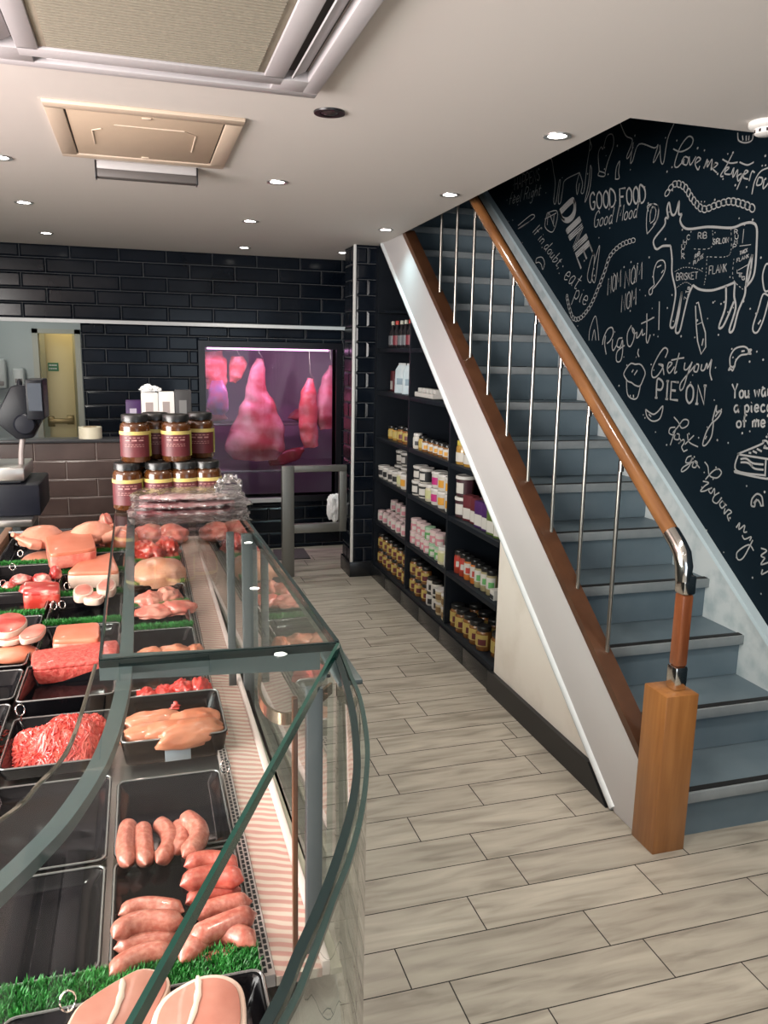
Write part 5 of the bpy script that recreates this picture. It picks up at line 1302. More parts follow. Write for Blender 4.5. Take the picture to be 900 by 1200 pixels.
def proto(kind):
    """one of each kind, with its parts, standing at the origin"""
    if kind in PROTO: return PROTO[kind]
    def jar(name, cat, r, h, body, lid, lab, labz=(0.18, 0.68), neck=0.86, extra=None, half=100):
        t = thing(name, '', cat, (0, 0, -5))
        MB().lathe([(r*0.92, 0), (r, r*0.12), (r, h*0.72), (r*neck, h*0.80)], 18).build('body', body, t, local=True)
        MB().lathe([(r*neck*1.02, h*0.80), (r*neck*1.05, h*0.81), (r*neck*1.05, h*0.98), (r*neck, h)], 18).build('lid', lid, t, local=True)
        lb = band(r, h*labz[0], h*labz[1], half).build('label', lab, t, local=True)
        if extra:
            label_band(r+0.0012, h*(labz[0]+0.05), h*(labz[1]-0.18), FACE+R(28), FACE+R(88)).build('label_print', extra, lb, local=True)
        return t
    def tub(name, cat, r, h, body, lid, lab, labz, extra=None):
        t = thing(name, '', cat, (0, 0, -5))
        MB().lathe([(r*0.86, 0), (r*0.9, 0.004), (r*0.97, h*0.84)], 20).build('body', body, t, local=True)
        MB().lathe([(r, h*0.84), (r*1.03, h*0.85), (r*1.03, h*0.97), (r*0.98, h), (r*0.9, h), (r*0.88, h*0.985)], 20).build('lid', lid, t, local=True)
        lb = MB(); n_ = 16; a0, a1 = FACE-R(115), FACE+R(115)
        rr = lambda z: r*(0.9+0.07*z/0.84)+0.0006
        vs = [[lb.bm.verts.new((rr(z)*math.cos(a), rr(z)*math.sin(a), h*z)) for a in [a0+(a1-a0)*i/n_ for i in range(n_+1)]] for z in labz]
        for i in range(n_): lb.bm.faces.new((vs[0][i], vs[0][i+1], vs[1][i+1], vs[1][i]))
        L_ = lb.build('label', lab, t, local=True)
        if extra:
            label_band(r*0.985, h*(labz[0]+0.12), h*(labz[1]-0.14), FACE+R(0), FACE+R(58)).build('label_print', extra, L_, local=True)
        return t
    k = kind
    if k == 'yellow': t = jar('preserve_jar', 'jar', 0.034, 0.105, brown_c, blk, ylab, extra=maroon)
    elif k == 'honey': t = jar('honey_jar', 'jar', 0.041, 0.125, brown_c, blk, ylab, (0.2, 0.68), extra=maroon)
    elif k == 'yellow_small': t = jar('preserve_jar', 'jar', 0.028, 0.085, gold_c, blk, ylab)
    elif k == 'gold_white': t = jar('mustard_jar', 'jar', 0.042, 0.125, gold_c, M('mustard lid', (0.45, 0.36, 0.06), 0.4), wlab, (0.12, 0.5))
    elif k == 'white_small': t = jar('relish_jar', 'jar', 0.030, 0.092, cream_c, wht, wlab, extra=blab)
    elif k == 'black_small': t = jar('relish_jar', 'jar', 0.028, 0.080, brown_c, blk, wlab, extra=olab)
    elif k == 'tub_white_black': t = tub('sauce_tub', 'tub', 0.046, 0.090, cream_c, wht, blab, (0.1, 0.8), extra=wlab)
    elif k == 'tub_white': t = tub('sauce_tub', 'tub', 0.040, 0.082, cream_c, wht, wlab, (0.1, 0.78), extra=blab)
    elif k == 'tub_orange': t = tub('sauce_tub', 'tub', 0.046, 0.096, cream_c, wht, wlab, (0.1, 0.8), extra=olab)
    elif k == 'tub_pink': t = tub('sauce_tub', 'tub', 0.046, 0.096, cream_c, wht, wlab, (0.1, 0.8), extra=M('magenta print', (0.42, 0.02, 0.16), 0.5))
    elif k == 'tub_dark': t = tub('dessert_tub', 'tub', 0.052, 0.112, dark_c, wht, M('dark maroon label', (0.045, 0.012, 0.02), 0.5), (0.06, 0.82), extra=wlab)
    elif k == 'cream_jar': t = jar('cream_jar', 'jar', 0.036, 0.100, M('pale sauce', (0.50, 0.46, 0.34), 0.3), wht, M('pale lime label', (0.46, 0.46, 0.24), 0.5))
    elif k == 'pink': t = jar('seasoning_jar', 'jar', 0.027, 0.072, cream_c, pinklid, wlab, extra=plab, labz=(0.1, 0.7), neck=0.95)
    elif k == 'pink_big': t = jar('seasoning_tub', 'tub', 0.032, 0.078, cream_c, pinklid, plab, extra=wlab, labz=(0.08, 0.6), neck=0.98)
    elif k == 'green_big': t = jar('seasoning_tub', 'tub', 0.032, 0.078, cream_c, M('green white lid', (0.30, 0.48, 0.32), 0.45), glab, extra=wlab, labz=(0.08, 0.6), neck=0.98)
    elif k == 'spice_red': t = jar('spice_jar', 'jar', 0.027, 0.125, M('red spice', (0.30, 0.035, 0.015), 0.5), blk, rlab, (0.25, 0.72), 0.92, extra=wlab)
    elif k == 'spice_orange': t = jar('spice_jar', 'jar', 0.027, 0.125, M('orange spice', (0.45, 0.13, 0.02), 0.5), blk, wlab, (0.25, 0.72), 0.92, extra=rlab)
    elif k == 'spice_green': t = jar('spice_jar', 'jar', 0.027, 0.125, M('pale herb', (0.30, 0.25, 0.13), 0.5), blk, wlab, (0.25, 0.72), 0.92, extra=glab)
    elif k == 'bw': t = jar('pickle_jar', 'jar', 0.034, 0.085, cream_c, blk, wlab, extra=blab, labz=(0.1, 0.7))
    elif k == 'pale_tub': t = tub('sauce_tub', 'tub', 0.040, 0.075, M('beige tub', (0.48, 0.40, 0.26), 0.4), wht, M('buff label', (0.50, 0.43, 0.27), 0.5), (0.1, 0.8), extra=M('brown print', (0.2, 0.12, 0.05), 0.5))
    elif k in ('bottle', 'bottle_red'):
        t = thing('sauce_bottle', '', 'bottle', (0, 0, -5))
        MB().lathe([(0.026, 0), (0.028, 0.004), (0.028, 0.095), (0.014, 0.125), (0.011, 0.15)], 18).build('body', M('dark bottle glass', (0.012, 0.010, 0.012), 0.12), t, local=True)
        MB().lathe([(0.0125, 0.15), (0.0125, 0.172), (0.011, 0.174)], 14).build('cap', M('pale cap', (0.4, 0.36, 0.3), 0.4) if k == 'bottle' else rlab, t, local=True)
        band(0.028, 0.02, 0.08, 90).build('label', M('dim red label', (0.16, 0.02, 0.03), 0.5) if k == 'bottle_red' else M('dim grey label', (0.12, 0.12, 0.13), 0.5), t, local=True)
    elif k in ('pouch', 'pouch_dark'):
        t = thing('snack_pouch', '', 'pouch', (0, 0, -5))
        mb = MB(); N1, N2 = 10, 16
        for sd in (1, -1):
            g2 = {}
            for a in range(N1+1):
                for b in range(N2+1):
                    u, v_ = a/N1*2-1, b/N2
                    th = 0.026*math.sqrt(max(0, 1-u*u))*(0.25+0.75*math.sin(math.pi*min(1, 0.15+v_*0.85)))*(1 if v_ < 0.85 else max(0.05, (1-v_)/0.15))
                    wd = 0.055*(1-0.10*v_) if v_ < 0.8 else 0.055*(0.92-0.5*(v_-0.8)/0.2)
                    g2[a, b] = mb.bm.verts.new((-sd*th-0.0005*sd+0.003*noise.noise(Vector((u*3, v_*6, sd))), u*wd, v_*0.185))
            for a in range(N1):
                for b in range(N2): mb.bm.faces.new((g2[a, b], g2[a+1, b], g2[a+1, b+1], g2[a, b+1]))
        mb.build('bag', M('pale blue foil', (0.45, 0.55, 0.60), 0.3, second=(0.58, 0.64, 0.66), scale=14, bump=0.3, bscale=40) if k == 'pouch' else M('black foil', (0.03, 0.035, 0.042), 0.3, bump=0.3, bscale=40), t, local=True, smooth=80)
        MB().box(-0.0295, -0.0270, -0.025, 0.025, 0.055, 0.095, bevel=0.001).build('label', M('grey blue print', (0.22, 0.30, 0.36), 0.5), t, local=True)
        MB().box(-0.003, 0.003, -0.026, 0.026, 0.180, 0.192, bevel=0.001).build('seal', M('foil seal', (0.5, 0.52, 0.53), 0.3), t, local=True)
    elif k.startswith('box'):
        col = {'box_red': maroon, 'box_purple': M('purple carton', (0.05, 0.012, 0.09), 0.5), 'box_green': M('olive carton', (0.075, 0.12, 0.025), 0.5), 'box_white': wlab, 'box_brown': M('kraft carton', (0.26, 0.19, 0.07), 0.6)}[k]
        w, h, d = {'box_white': (0.05, 0.05, 0.05), 'box_brown': (0.045, 0.06, 0.04)}.get(k, (0.072, 0.135, 0.05))
        t = thing('food_box', '', 'box', (0, 0, -5))
        MB().box(-d/2, d/2, -w/2, w/2, 0, h, bevel=0.002).build('carton', col, t, local=True)
        MB().box(-d/2-0.0008, -d/2+0.001, -w/2+0.004, w/2-0.004, h*0.08, h*0.5).build('front_print', wlab if k != 'box_white' else blab, t, local=True, smooth=0)
    PROTO[kind] = t
    return t
USED = set()
def put(kind, x, y, z, label, group, rz=0.0):
    p = proto(kind)
    if kind not in USED:
        USED.add(kind); p.location = (x, y, z); p.rotation_euler = (0, 0, rz); p['label'] = label; p['group'] = group
        return p
    return dup(p, (x, y, z), rz, label, group)
BAY = {'A': ('far bay', 4.695, 5.37), 'B': ('middle bay', 3.995, 4.665), 'C': ('near bay', 3.335, 3.965)}
SHN = ['bottom shelf', 'second shelf up', 'third shelf up', 'fourth shelf up', 'fifth shelf up', 'top shelf']
DESC = {'yellow': 'brown jar with yellow label', 'honey': 'large brown jar with yellow label', 'yellow_small': 'small golden jar with yellow label', 'gold_white': 'mustard yellow jar with white label', 'white_small': 'small white jar', 'black_small': 'small black lidded jar', 'tub_white_black': 'white lidded tub with black label', 'tub_white': 'small white tub', 'tub_orange': 'white tub with orange print', 'tub_pink': 'white tub with magenta print', 'tub_dark': 'white lidded dark maroon tub', 'cream_jar': 'pale jar with lime label', 'pink': 'small pink lidded jar', 'pink_big': 'pink and white tub', 'green_big': 'green and white tub', 'spice_red': 'tall jar with red label', 'spice_orange': 'tall jar of orange spice', 'spice_green': 'tall jar of pale herbs', 'bw': 'black and white jar', 'pale_tub': 'beige tub', 'bottle': 'dark bottle', 'bottle_red': 'dark bottle with red label', 'pouch': 'pale blue foil pouch', 'pouch_dark': 'black foil pouch', 'box_red': 'maroon food box', 'box_purple': 'purple food box', 'box_green': 'olive green food box', 'box_white': 'small white box', 'box_brown': 'small brown box'}
rr_ = random.Random(12)
def row(bay, sh, kinds, x=1.62, y0=None, y1=None, lift=0.0, pos='front row', rz=0.0):
    """kinds from left to right as seen from the aisle (left = far end)"""
    nm, a, b = BAY[bay]
    hi = b-0.03 if y1 is None else y1; lo = a+0.03 if y0 is None else y0
    n_ = len(kinds)
    for i, k in enumerate(kinds):
        y = hi - (hi-lo)*(i/(n_-1) if n_ > 1 else 0.5)
        label = '%s, %s from left, %s, %s, %s' % (DESC[k], ORD[i], pos, SHN[sh], nm)
        put(k, x+rr_.uniform(-0.004, 0.004), y, SZ[sh]+0.0005+lift, label, 'goods on the %s of the %s' % (SHN[sh], nm), rz + rr_.uniform(-0.15, 0.15))
# far bay, beside the tiled pillar
row('A', 0, ['yellow']*6, x=1.62, y0=4.78, y1=5.33, pos='lower row')
row('A', 0, ['yellow']*6, x=1.625, y0=4.80, y1=5.33, lift=0.1065, pos='upper row')
row('A', 1, ['pink']*7, x=1.615, pos='lower row')
row('A', 1, ['pink']*6, x=1.645, lift=0.0735, pos='upper row', y0=4.76, y1=5.30) if False else row('A', 1, ['pink']*7, x=1.672, pos='middle row')
row('A', 1, ['pink']*6, x=1.730, pos='back row', y0=4.75, y1=5.32)
row('A', 1, ['pink']*6, x=1.700, lift=0.0735, pos='top row', y0=4.75, y1=5.32)
row('A', 2, ['tub_white', 'tub_white', 'tub_white', 'tub_white', 'cream_jar', 'tub_orange', 'tub_orange'], x=1.625, pos='lower row')
row('A', 2, ['tub_white_black', 'tub_white_black', 'cream_jar'], x=1.66, y0=4.95, y1=5.26, lift=0.0975, pos='upper row') if False else None
row('A', 2, ['tub_white_black', 'tub_white_black', 'cream_jar', 'cream_jar'], x=1.735, y0=4.92, y1=5.29, pos='back row')
row('A', 2, ['tub_white_black', 'tub_white_black', 'cream_jar'], x=1.735, y0=5.045, y1=5.29, lift=0.1025, pos='top row')
row('A', 3, ['yellow_small', 'yellow_small', 'yellow', 'yellow', 'yellow'], x=1.63, y0=4.74, y1=5.20)
row('A', 3, ['yellow', 'yellow'], x=1.72, y0=4.78, y1=4.87, pos='back row')
row('A', 3, ['box_brown', 'box_brown'], x=1.72, y0=4.78, y1=4.87, lift=0.1065, pos='upper back row')
row('A', 4, ['pouch', 'pouch'], x=1.64, y0=4.87, y1=5.03, rz=0.85)
row('A', 4, ['pouch'], x=1.655, y0=4.755, y1=4.765, pos='at the right', rz=0.85)
row('A', 4, ['box_red'], x=1.68, y0=5.30, y1=5.32, pos='at the far left')
row('A', 5, ['bottle', 'bottle_red', 'bottle', 'bottle', 'bottle_red'], x=1.63, y0=4.86, y1=5.22)
row('A', 5, ['pouch_dark', 'pouch_dark'], x=1.72, y0=4.90, y1=5.03, pos='back row')
# middle bay
row('B', 0, ['yellow', 'yellow', 'yellow'], x=1.62, y0=4.40, y1=4.62, pos='lower row')
row('B', 0, ['yellow', 'yellow', 'yellow'], x=1.62, y0=4.40, y1=4.62, lift=0.1065, pos='upper row')
row('B', 0, ['bw', 'bw'], x=1.625, y0=4.23, y1=4.315, pos='lower middle')
row('B', 0, ['bw', 'bw'], x=1.625, y0=4.23, y1=4.315, lift=0.0865, pos='upper middle')
row('B', 0, ['pale_tub', 'pale_tub'], x=1.62, y0=4.035, y1=4.135, pos='lower right')
row('B', 0, ['pale_tub', 'pale_tub'], x=1.62, y0=4.035, y1=4.135, lift=0.0765, pos='upper right')
row('B', 1, ['pink_big', 'pink_big', 'pink_big', 'pink_big', 'green_big', 'green_big'], x=1.62, y0=4.20, y1=4.63, pos='lower row')
row('B', 1, ['pink_big', 'pink_big', 'pink_big', 'green_big', 'pink_big', 'pink_big'], x=1.625, y0=4.20, y1=4.63, lift=0.0795, pos='upper row')
row('B', 1, ['cream_jar', 'white_small'], x=1.615, y0=4.035, y1=4.11, pos='at the right')
row('B', 2, ['tub_white_black', 'tub_white_black', 'cream_jar', 'tub_pink', 'tub_orange', 'tub_orange'], x=1.63, y0=4.06, y1=4.61, pos='lower row')
row('B', 2, ['tub_white_black', 'tub_white_black'], x=1.635, y0=4.50, y1=4.61, lift=0.0915, pos='upper left')
row('B', 2, ['tub_pink', 'tub_orange', 'tub_orange'], x=1.635, y0=4.06, y1=4.28, lift=0.0975, pos='upper right')
row('B', 2, ['tub_white_black', 'tub_white', 'tub_white_black'], x=1.74, y0=4.08, y1=4.42, pos='back row')
row('B', 3, ['white_small', 'yellow_small', 'black_small', 'black_small', 'black_small', 'black_small', 'black_small', 'white_small'], x=1.62, y0=4.04, y1=4.63)
row('B', 3, ['yellow', 'yellow'], x=1.70, y0=4.13, y1=4.22, pos='back row')
tr_t = thing('carton_tray', 'low white open carton holding small white boxes on the fifth shelf, middle bay', 'tray', (1.63, 4.47, SZ[4]+0.0005))
tm = MB().box(1.59, 1.67, 4.31, 4.63, SZ[4]+0.0005, SZ[4]+0.004).box(1.59, 1.593, 4.31, 4.63, SZ[4]+0.0005, SZ[4]+0.03).box(1.667, 1.67, 4.31, 4.63, SZ[4]+0.0005, SZ[4]+0.03).box(1.593, 1.667, 4.31, 4.313, SZ[4]+0.0005, SZ[4]+0.03).box(1.593, 1.667, 4.627, 4.63, SZ[4]+0.0005, SZ[4]+0.03)
tm.build('carton', wlab, tr_t, smooth=0)
for i in range(5):
    put('box_white', 1.632, 4.595-i*0.062, SZ[4]+0.0045, 'small white box, %s from left in the low white carton, fifth shelf up' % ORD[i], 'boxes in the white carton')
# near bay
row('C', 0, ['honey']*5, x=1.63, y0=3.56, y1=3.93)
row('C', 0, ['honey'], x=1.66, y0=3.43, y1=3.47, pos='at the right')
row('C', 0, ['honey', 'honey', 'honey'], x=1.73, y0=3.64, y1=3.90, pos='back row')
row('C', 1, ['spice_red', 'spice_red', 'spice_orange', 'spice_orange', 'spice_green', 'spice_green', 'spice_green'], x=1.63, y0=3.50, y1=3.92)
row('C', 1, ['spice_green', 'spice_green'], x=1.70, y0=3.40, y1=3.47, pos='back row')
row('C', 1, ['box_white'], x=1.62, y0=3.41, y1=3.43, pos='at the right')
row('C', 2, ['tub_dark'], x=1.64, y0=3.88, y1=3.93, pos='lower left')
row('C', 2, ['tub_dark'], x=1.64, y0=3.88, y1=3.93, lift=0.1135, pos='upper left')
row('C', 2, ['tub_dark', 'tub_dark'], x=1.755, y0=3.70, y1=3.84, pos='lower back row')
row('C', 2, ['tub_dark', 'tub_dark'], x=1.755, y0=3.70, y1=3.84, lift=0.1135, pos='upper back row')
row('C', 2, ['box_red', 'box_red'], x=1.635, y0=3.72, y1=3.81, rz=0.3)
row('C', 2, ['box_purple', 'box_purple'], x=1.63, y0=3.55, y1=3.64, rz=0.3)
row('C', 2, ['box_green', 'box_green'], x=1.625, y0=3.39, y1=3.475, rz=0.3)
row('C', 3, ['gold_white', 'gold_white'], x=1.63, y0=3.82, y1=3.92)
# ================================================================ CHALK WRITING AND DRAWINGS ON THE RIGHT WALL
XW = XM - 0.0006
def wp(px, py): return onx(px, py, XW)
def ribbon(mb, pts, w):
    """flat chalk stroke lying on the wall; pts are world points on the wall, w its width"""
    n_ = len(pts)
    if n_ < 2: return
    L, Rr = [], []
    for i, p in enumerate(pts):
        t = pts[min(i+1, n_-1)] - pts[max(i-1, 0)]
        t = Vector((0, t.y, t.z))
        if t.length < 1e-7: t = Vector((0, 1, 0))
        t.normalize(); s = Vector((0, -t.z, t.y))
        L.append(mb.bm.verts.new(p+s*(w/2))); Rr.append(mb.bm.verts.new(p-s*(w/2)))
    for i in range(n_-1):
        mb.bm.faces.new((L[i], L[i+1], Rr[i+1], Rr[i]))
def cat_rom(c, n=5):
    if len(c) < 3: return c
    return smooth_curve(c, n)
def stroke(mb, pix, w=0.007, smooth=True, closed=False):
    p = [wp(*q) for q in pix]
    if closed: p = p + [p[0]]
    ribbon(mb, cat_rom(p) if smooth else p, w)
def dot(mb, px, py, r=0.005):
    c = wp(px, py)
    vs = [mb.bm.verts.new(c+Vector((0, r*math.cos(a), r*math.sin(a)))) for a in [i*math.pi/4 for i in range(8)]]
    mb.bm.faces.new(vs)
def finish(mb, name, label=None):
    return mb.build(name, chalk, wall_right, smooth=0, label=label)
# single-stroke alphabet: x to the right, y up, capital height 1
A_ = {
 'A': [[(0, 0), (.3, 1), (.6, 0)], [(.12, .38), (.48, .38)]],
 'B': [[(0, 0), (0, 1), (.35, 1), (.45, .8), (.33, .55), (0, .52)], [(.33, .55), (.5, .35), (.42, .05), (0, 0)]],
 'C': [[(.52, .8), (.35, 1), (.1, .8), (.05, .4), (.2, .04), (.4, .02), (.54, .2)]],
 'D': [[(0, 0), (0, 1), (.3, .97), (.52, .7), (.52, .3), (.3, .03), (0, 0)]],
 'E': [[(.48, 1), (0, 1), (0, 0), (.5, 0)], [(0, .52), (.38, .52)]],
 'F': [[(.48, 1), (0, 1), (0, 0)], [(0, .52), (.36, .52)]],
 'G': [[(.52, .82), (.35, 1), (.1, .8), (.05, .4), (.2, .04), (.45, .05), (.52, .42), (.33, .42)]],
 'H': [[(0, 0), (0, 1)], [(.5, 0), (.5, 1)], [(0, .5), (.5, .5)]],
 'I': [[(.05, 0), (.05, 1)]],
 'K': [[(0, 0), (0, 1)], [(.45, 1), (.02, .45)], [(.14, .58), (.5, 0)]],
 'L': [[(0, 1), (0, 0), (.45, 0)]],
 'M': [[(0, 0), (.05, 1), (.32, .35), (.6, 1), (.66, 0)]],
 'N': [[(0, 0), (0, 1), (.5, 0), (.5, 1)]],
 'O': [[(.28, 1), (.06, .75), (.06, .25), (.28, 0), (.5, .25), (.5, .75), (.28, 1)]],
 'P': [[(0, 0), (0, 1), (.36, .98), (.48, .75), (.34, .48), (0, .46)]],
 'R': [[(0, 0), (0, 1), (.36, .98), (.46, .75), (.32, .52), (0, .5)], [(.24, .5), (.5, 0)]],
 'S': [[(.46, .84), (.28, 1), (.08, .8), (.2, .56), (.4, .42), (.46, .18), (.26, 0), (.04, .16)]],
 'T': [[(0, 1), (.55, 1)], [(.27, 1), (.27, 0)]],
 'U': [[(0, 1), (.02, .25), (.25, 0), (.48, .25), (.5, 1)]],
 'Y': [[(0, 1), (.27, .5), (.52, 1)], [(.27, .5), (.25, 0)]],
 'a': [[(.36, .5), (.16, .52), (.03, .26), (.14, .0), (.32, .14), (.37, .5)], [(.37, .5), (.37, .08), (.46, 0)]],
 'b': [[(.03, 1), (.03, .02), (.22, 0), (.38, .22), (.3, .5), (.06, .42)]],
 'c': [[(.36, .44), (.2, .54), (.03, .3), (.1, .02), (.3, 0), (.38, .12)]],
 'd': [[(.36, .42), (.16, .52), (.03, .26), (.14, 0), (.32, .12), (.38, .5), (.4, 1)], [(.38, .5), (.38, .05), (.46, 0)]],
 'e': [[(.04, .26), (.36, .30), (.28, .52), (.1, .48), (.03, .2), (.16, 0), (.38, .1)]],
 'f': [[(.34, .9), (.22, 1), (.14, .8), (.12, 0)], [(0, .5), (.3, .5)]],
 'g': [[(.36, .48), (.16, .52), (.03, .28), (.14, .04), (.33, .18), (.37, .5), (.34, -.3), (.14, -.45), (.02, -.3)]],
 'h': [[(.03, 1), (.03, 0)], [(.03, .3), (.2, .52), (.34, .42), (.36, 0)]],
 'i': [[(.06, .5), (.06, .06), (.14, 0)], [(.05, .7), (.08, .73)]],
 'k': [[(.03, 1), (.03, 0)], [(.32, .5), (.05, .24)], [(.14, .3), (.36, 0)]],
 'l': [[(.06, 1), (.05, .08), (.14, 0)]],
 'm': [[(.02, .5), (.02, 0)], [(.02, .34), (.14, .52), (.24, .42), (.25, 0)], [(.25, .34), (.38, .52), (.48, .42), (.5, 0)]],
 'n': [[(.02, .5), (.02, 0)], [(.02, .34), (.18, .52), (.32, .42), (.34, 0)]],
 'o': [[(.2, .52), (.03, .36), (.05, .1), (.2, 0), (.36, .12), (.36, .4), (.2, .52)]],
 'p': [[(.03, .5), (.03, -.42)], [(.03, .42), (.22, .53), (.37, .3), (.26, .02), (.04, .08)]],
 'r': [[(.03, .5), (.03, 0)], [(.03, .3), (.14, .5), (.28, .5)]],
 's': [[(.32, .44), (.18, .53), (.06, .42), (.16, .28), (.32, .16), (.2, 0), (.02, .07)]],
 't': [[(.14, .85), (.13, .1), (.22, 0), (.32, .06)], [(0, .55), (.32, .58)]],
 'u': [[(.02, .5), (.04, .1), (.16, 0), (.32, .14), (.35, .5)], [(.35, .5), (.36, .04), (.44, 0)]],
 'v': [[(.0, .5), (.16, 0), (.32, .5)]],
 'w': [[(0, .5), (.12, 0), (.25, .42), (.38, 0), (.5, .5)]],
 'y': [[(.02, .5), (.05, .14), (.18, .06), (.34, .2), (.36, .5)], [(.36, .5), (.33, -.25), (.16, -.45), (.04, -.3)]],
 '!': [[(.05, 1), (.05, .3)], [(.04, .04), (.07, .07)]], '?': [[(.02, .78), (.16, 1), (.34, .86), (.3, .62), (.16, .46), (.16, .3)], [(.15, .04), (.18, .07)]],
 "'": [[(.04, 1), (.02, .8)]], ',': [[(.06, .08), (.02, -.14)]], '.': [[(.03, .0), (.06, .04)]],
}
SHARP = set('AEFHIKLMNTYvwk')
def width(ch):
    if ch == ' ': return 0.3
    return max(x for s in A_[ch] for x, y in s)
def text(mb, s, p0, p1, h, w=0.006, slant=0.0, gap=0.16, up=None, serif=False, bold=0.0):
    """write s along the baseline p0-p1 (pixels in the photo), capitals h pixels high"""
    d = Vector((p1[0]-p0[0], p1[1]-p0[1])); L_ = d.length; d /= L_
    u = Vector(up).normalized() if up else Vector((d.y, -d.x))
    tot = sum(width(c)+gap for c in s)-gap
    kx = L_/tot
    x = 0.0
    for c in s:
        if c != ' ':
            for st in A_[c]:
                for ob in ([0.0] if not bold else [-bold/2, bold/2, 0.0]):
                    pix = []
                    for (a, b) in st:
                        q = Vector(p0) + d*((x+a+ob+slant*b)*kx) + u*(b*h)
                        pix.append((q.x, q.y))
                    stroke(mb, pix, w, smooth=(c not in SHARP))
                if serif and c.isupper() and c not in 'OCGSU':
                    for (a, b) in (st[0], st[-1]):
                        if b in (0, 1):
                            q = Vector(p0) + d*((x+a)*kx) + u*(b*h)
                            stroke(mb, [(q.x-d.x*0.10*kx, q.y-d.y*0.10*kx), (q.x+d.x*0.10*kx, q.y+d.y*0.10*kx)], w, False)
        x += width(c)+gap if c != ' ' else 0.3
# --- lettering
def write(*specs, name='chalk_lettering'):
    mb = MB()
    for a, k in specs: text(mb, *a, **k)
    finish(mb, name)
write((('GOOD FOOD', (691, 246), (758, 237), 20), dict(w=0.009, serif=True, up=(-0.02, -1))))
write((('Good Mood', (695, 267), (748, 254), 19), dict(w=0.005, slant=0.1, up=(0.1, -1))))
write((('DINE', (656, 249), (680, 312), 21), dict(w=0.012, serif=True, bold=0.16, up=(0.75, -0.72), gap=0.3)))
write((('HAPPENS', (603, 223), (632, 211), 14), dict(w=0.005, up=(0.02, -1))), (('feel Right', (596, 240), (634, 228), 14), dict(w=0.004, slant=0.15, up=(0.1, -1))))
write((('If in doubt,', (624, 272), (656, 317), 12), dict(w=0.004, up=(0.75, -0.8))), (('eat', (660, 326), (675, 339), 20), dict(w=0.005, up=(0.55, -0.9))), (('pie', (672, 349), (686, 358), 20), dict(w=0.005, up=(0.35, -0.95))))
write((('NOM', (712, 346), (727, 336), 20), dict(w=0.005, up=(0.05, -1))), (('NOM', (732, 338), (752, 327), 20), dict(w=0.005, up=(0.05, -1))), (('NOM', (728, 366), (745, 357), 20), dict(w=0.005, up=(0.05, -1))))
write((('PIE', (769, 466), (793, 469), 21), dict(w=0.010, serif=True, up=(0.06, -1), gap=0.3)), (('ON', (803, 472), (825, 474), 22), dict(w=0.010, serif=True, up=(0.06, -1), gap=0.3)))
write((('You want', (858, 467), (912, 463), 17), dict(w=0.008, up=(0.0, -1))), (('a piece', (860, 483), (906, 482), 15), dict(w=0.008, up=(0.0, -1))), (('of me?', (863, 501), (906, 500), 15), dict(w=0.008, up=(0.0, -1))))
# flowing script traced stroke by stroke
def script(org, k, strokes, w=0.006):
    mb = MB()
    for s in strokes: stroke(mb, [(org[0]+x*k, org[1]+y*k) for x, y in s], w)
    finish(mb, 'chalk_lettering')
K5 = 120/900
script((680, 340), K5, [  # Pig Out !
 [(195, 480), (205, 420), (240, 345), (280, 330), (290, 380), (265, 440), (235, 470)], [(222, 400), (215, 480), (228, 565)],
 [(285, 430), (280, 500), (292, 530), (320, 480)], [(302, 365), (306, 370)], [(370, 420), (335, 430), (322, 490), (350, 500), (372, 440), (370, 560), (350, 625), (318, 620), (325, 540), (390, 485)],
 [(450, 310), (415, 380), (415, 470), (440, 495), (470, 430), (475, 360), (455, 330), (470, 380), (500, 370)], [(500, 370), (495, 420), (520, 400), (545, 345), (545, 395), (570, 380)], [(585, 205), (585, 330), (580, 430), (592, 462), (615, 390)], [(535, 295), (590, 270), (650, 238)],
 [(695, 100), (690, 350)], [(642, 390), (650, 395)], [(680, 405), (686, 410)]], 0.007)
K6 = 170/900
script((730, 390), K6, [  # Get your
 [(262, 155), (278, 110), (255, 95), (215, 150), (180, 230), (185, 275), (215, 265), (250, 205), (220, 195), (245, 210), (255, 262)],
 [(275, 225), (305, 190), (285, 185), (275, 225), (290, 250), (320, 210)], [(350, 125), (330, 200), (320, 250), (335, 240)], [(300, 170), (345, 160), (380, 155)],
 [(385, 185), (380, 225), (400, 225), (430, 180)], [(430, 180), (400, 260), (375, 340), (355, 355), (360, 310), (420, 235), (450, 200)], [(450, 200), (440, 235), (460, 240), (470, 200), (455, 195)], [(490, 195), (485, 230), (505, 230), (520, 190), (525, 225)], [(530, 215), (550, 165), (545, 200), (540, 250), (552, 295)], [(572, 215), (577, 218)]], 0.007)
K7 = 150/783
script((750, 470), K7, [  # don't go
 [(208, 98), (235, 130), (255, 165), (290, 150), (295, 120), (265, 115), (230, 160), (200, 195)], [(215, 160), (185, 165), (178, 195), (205, 205), (220, 165), (185, 270)], [(215, 205), (210, 230), (235, 235), (240, 205), (225, 200)], [(240, 225), (250, 245), (235, 260), (265, 235), (270, 255), (255, 280), (265, 305)], [(265, 310), (290, 298)], [(290, 200), (300, 250), (355, 280)], [(275, 265), (330, 210)], [(298, 195), (302, 205)],
 [(315, 335), (290, 345), (280, 375), (305, 375), (320, 345), (300, 400), (265, 430), (252, 425), (270, 400), (330, 370)], [(330, 370), (320, 400), (340, 405), (350, 375), (335, 368), (365, 410)]], 0.006)
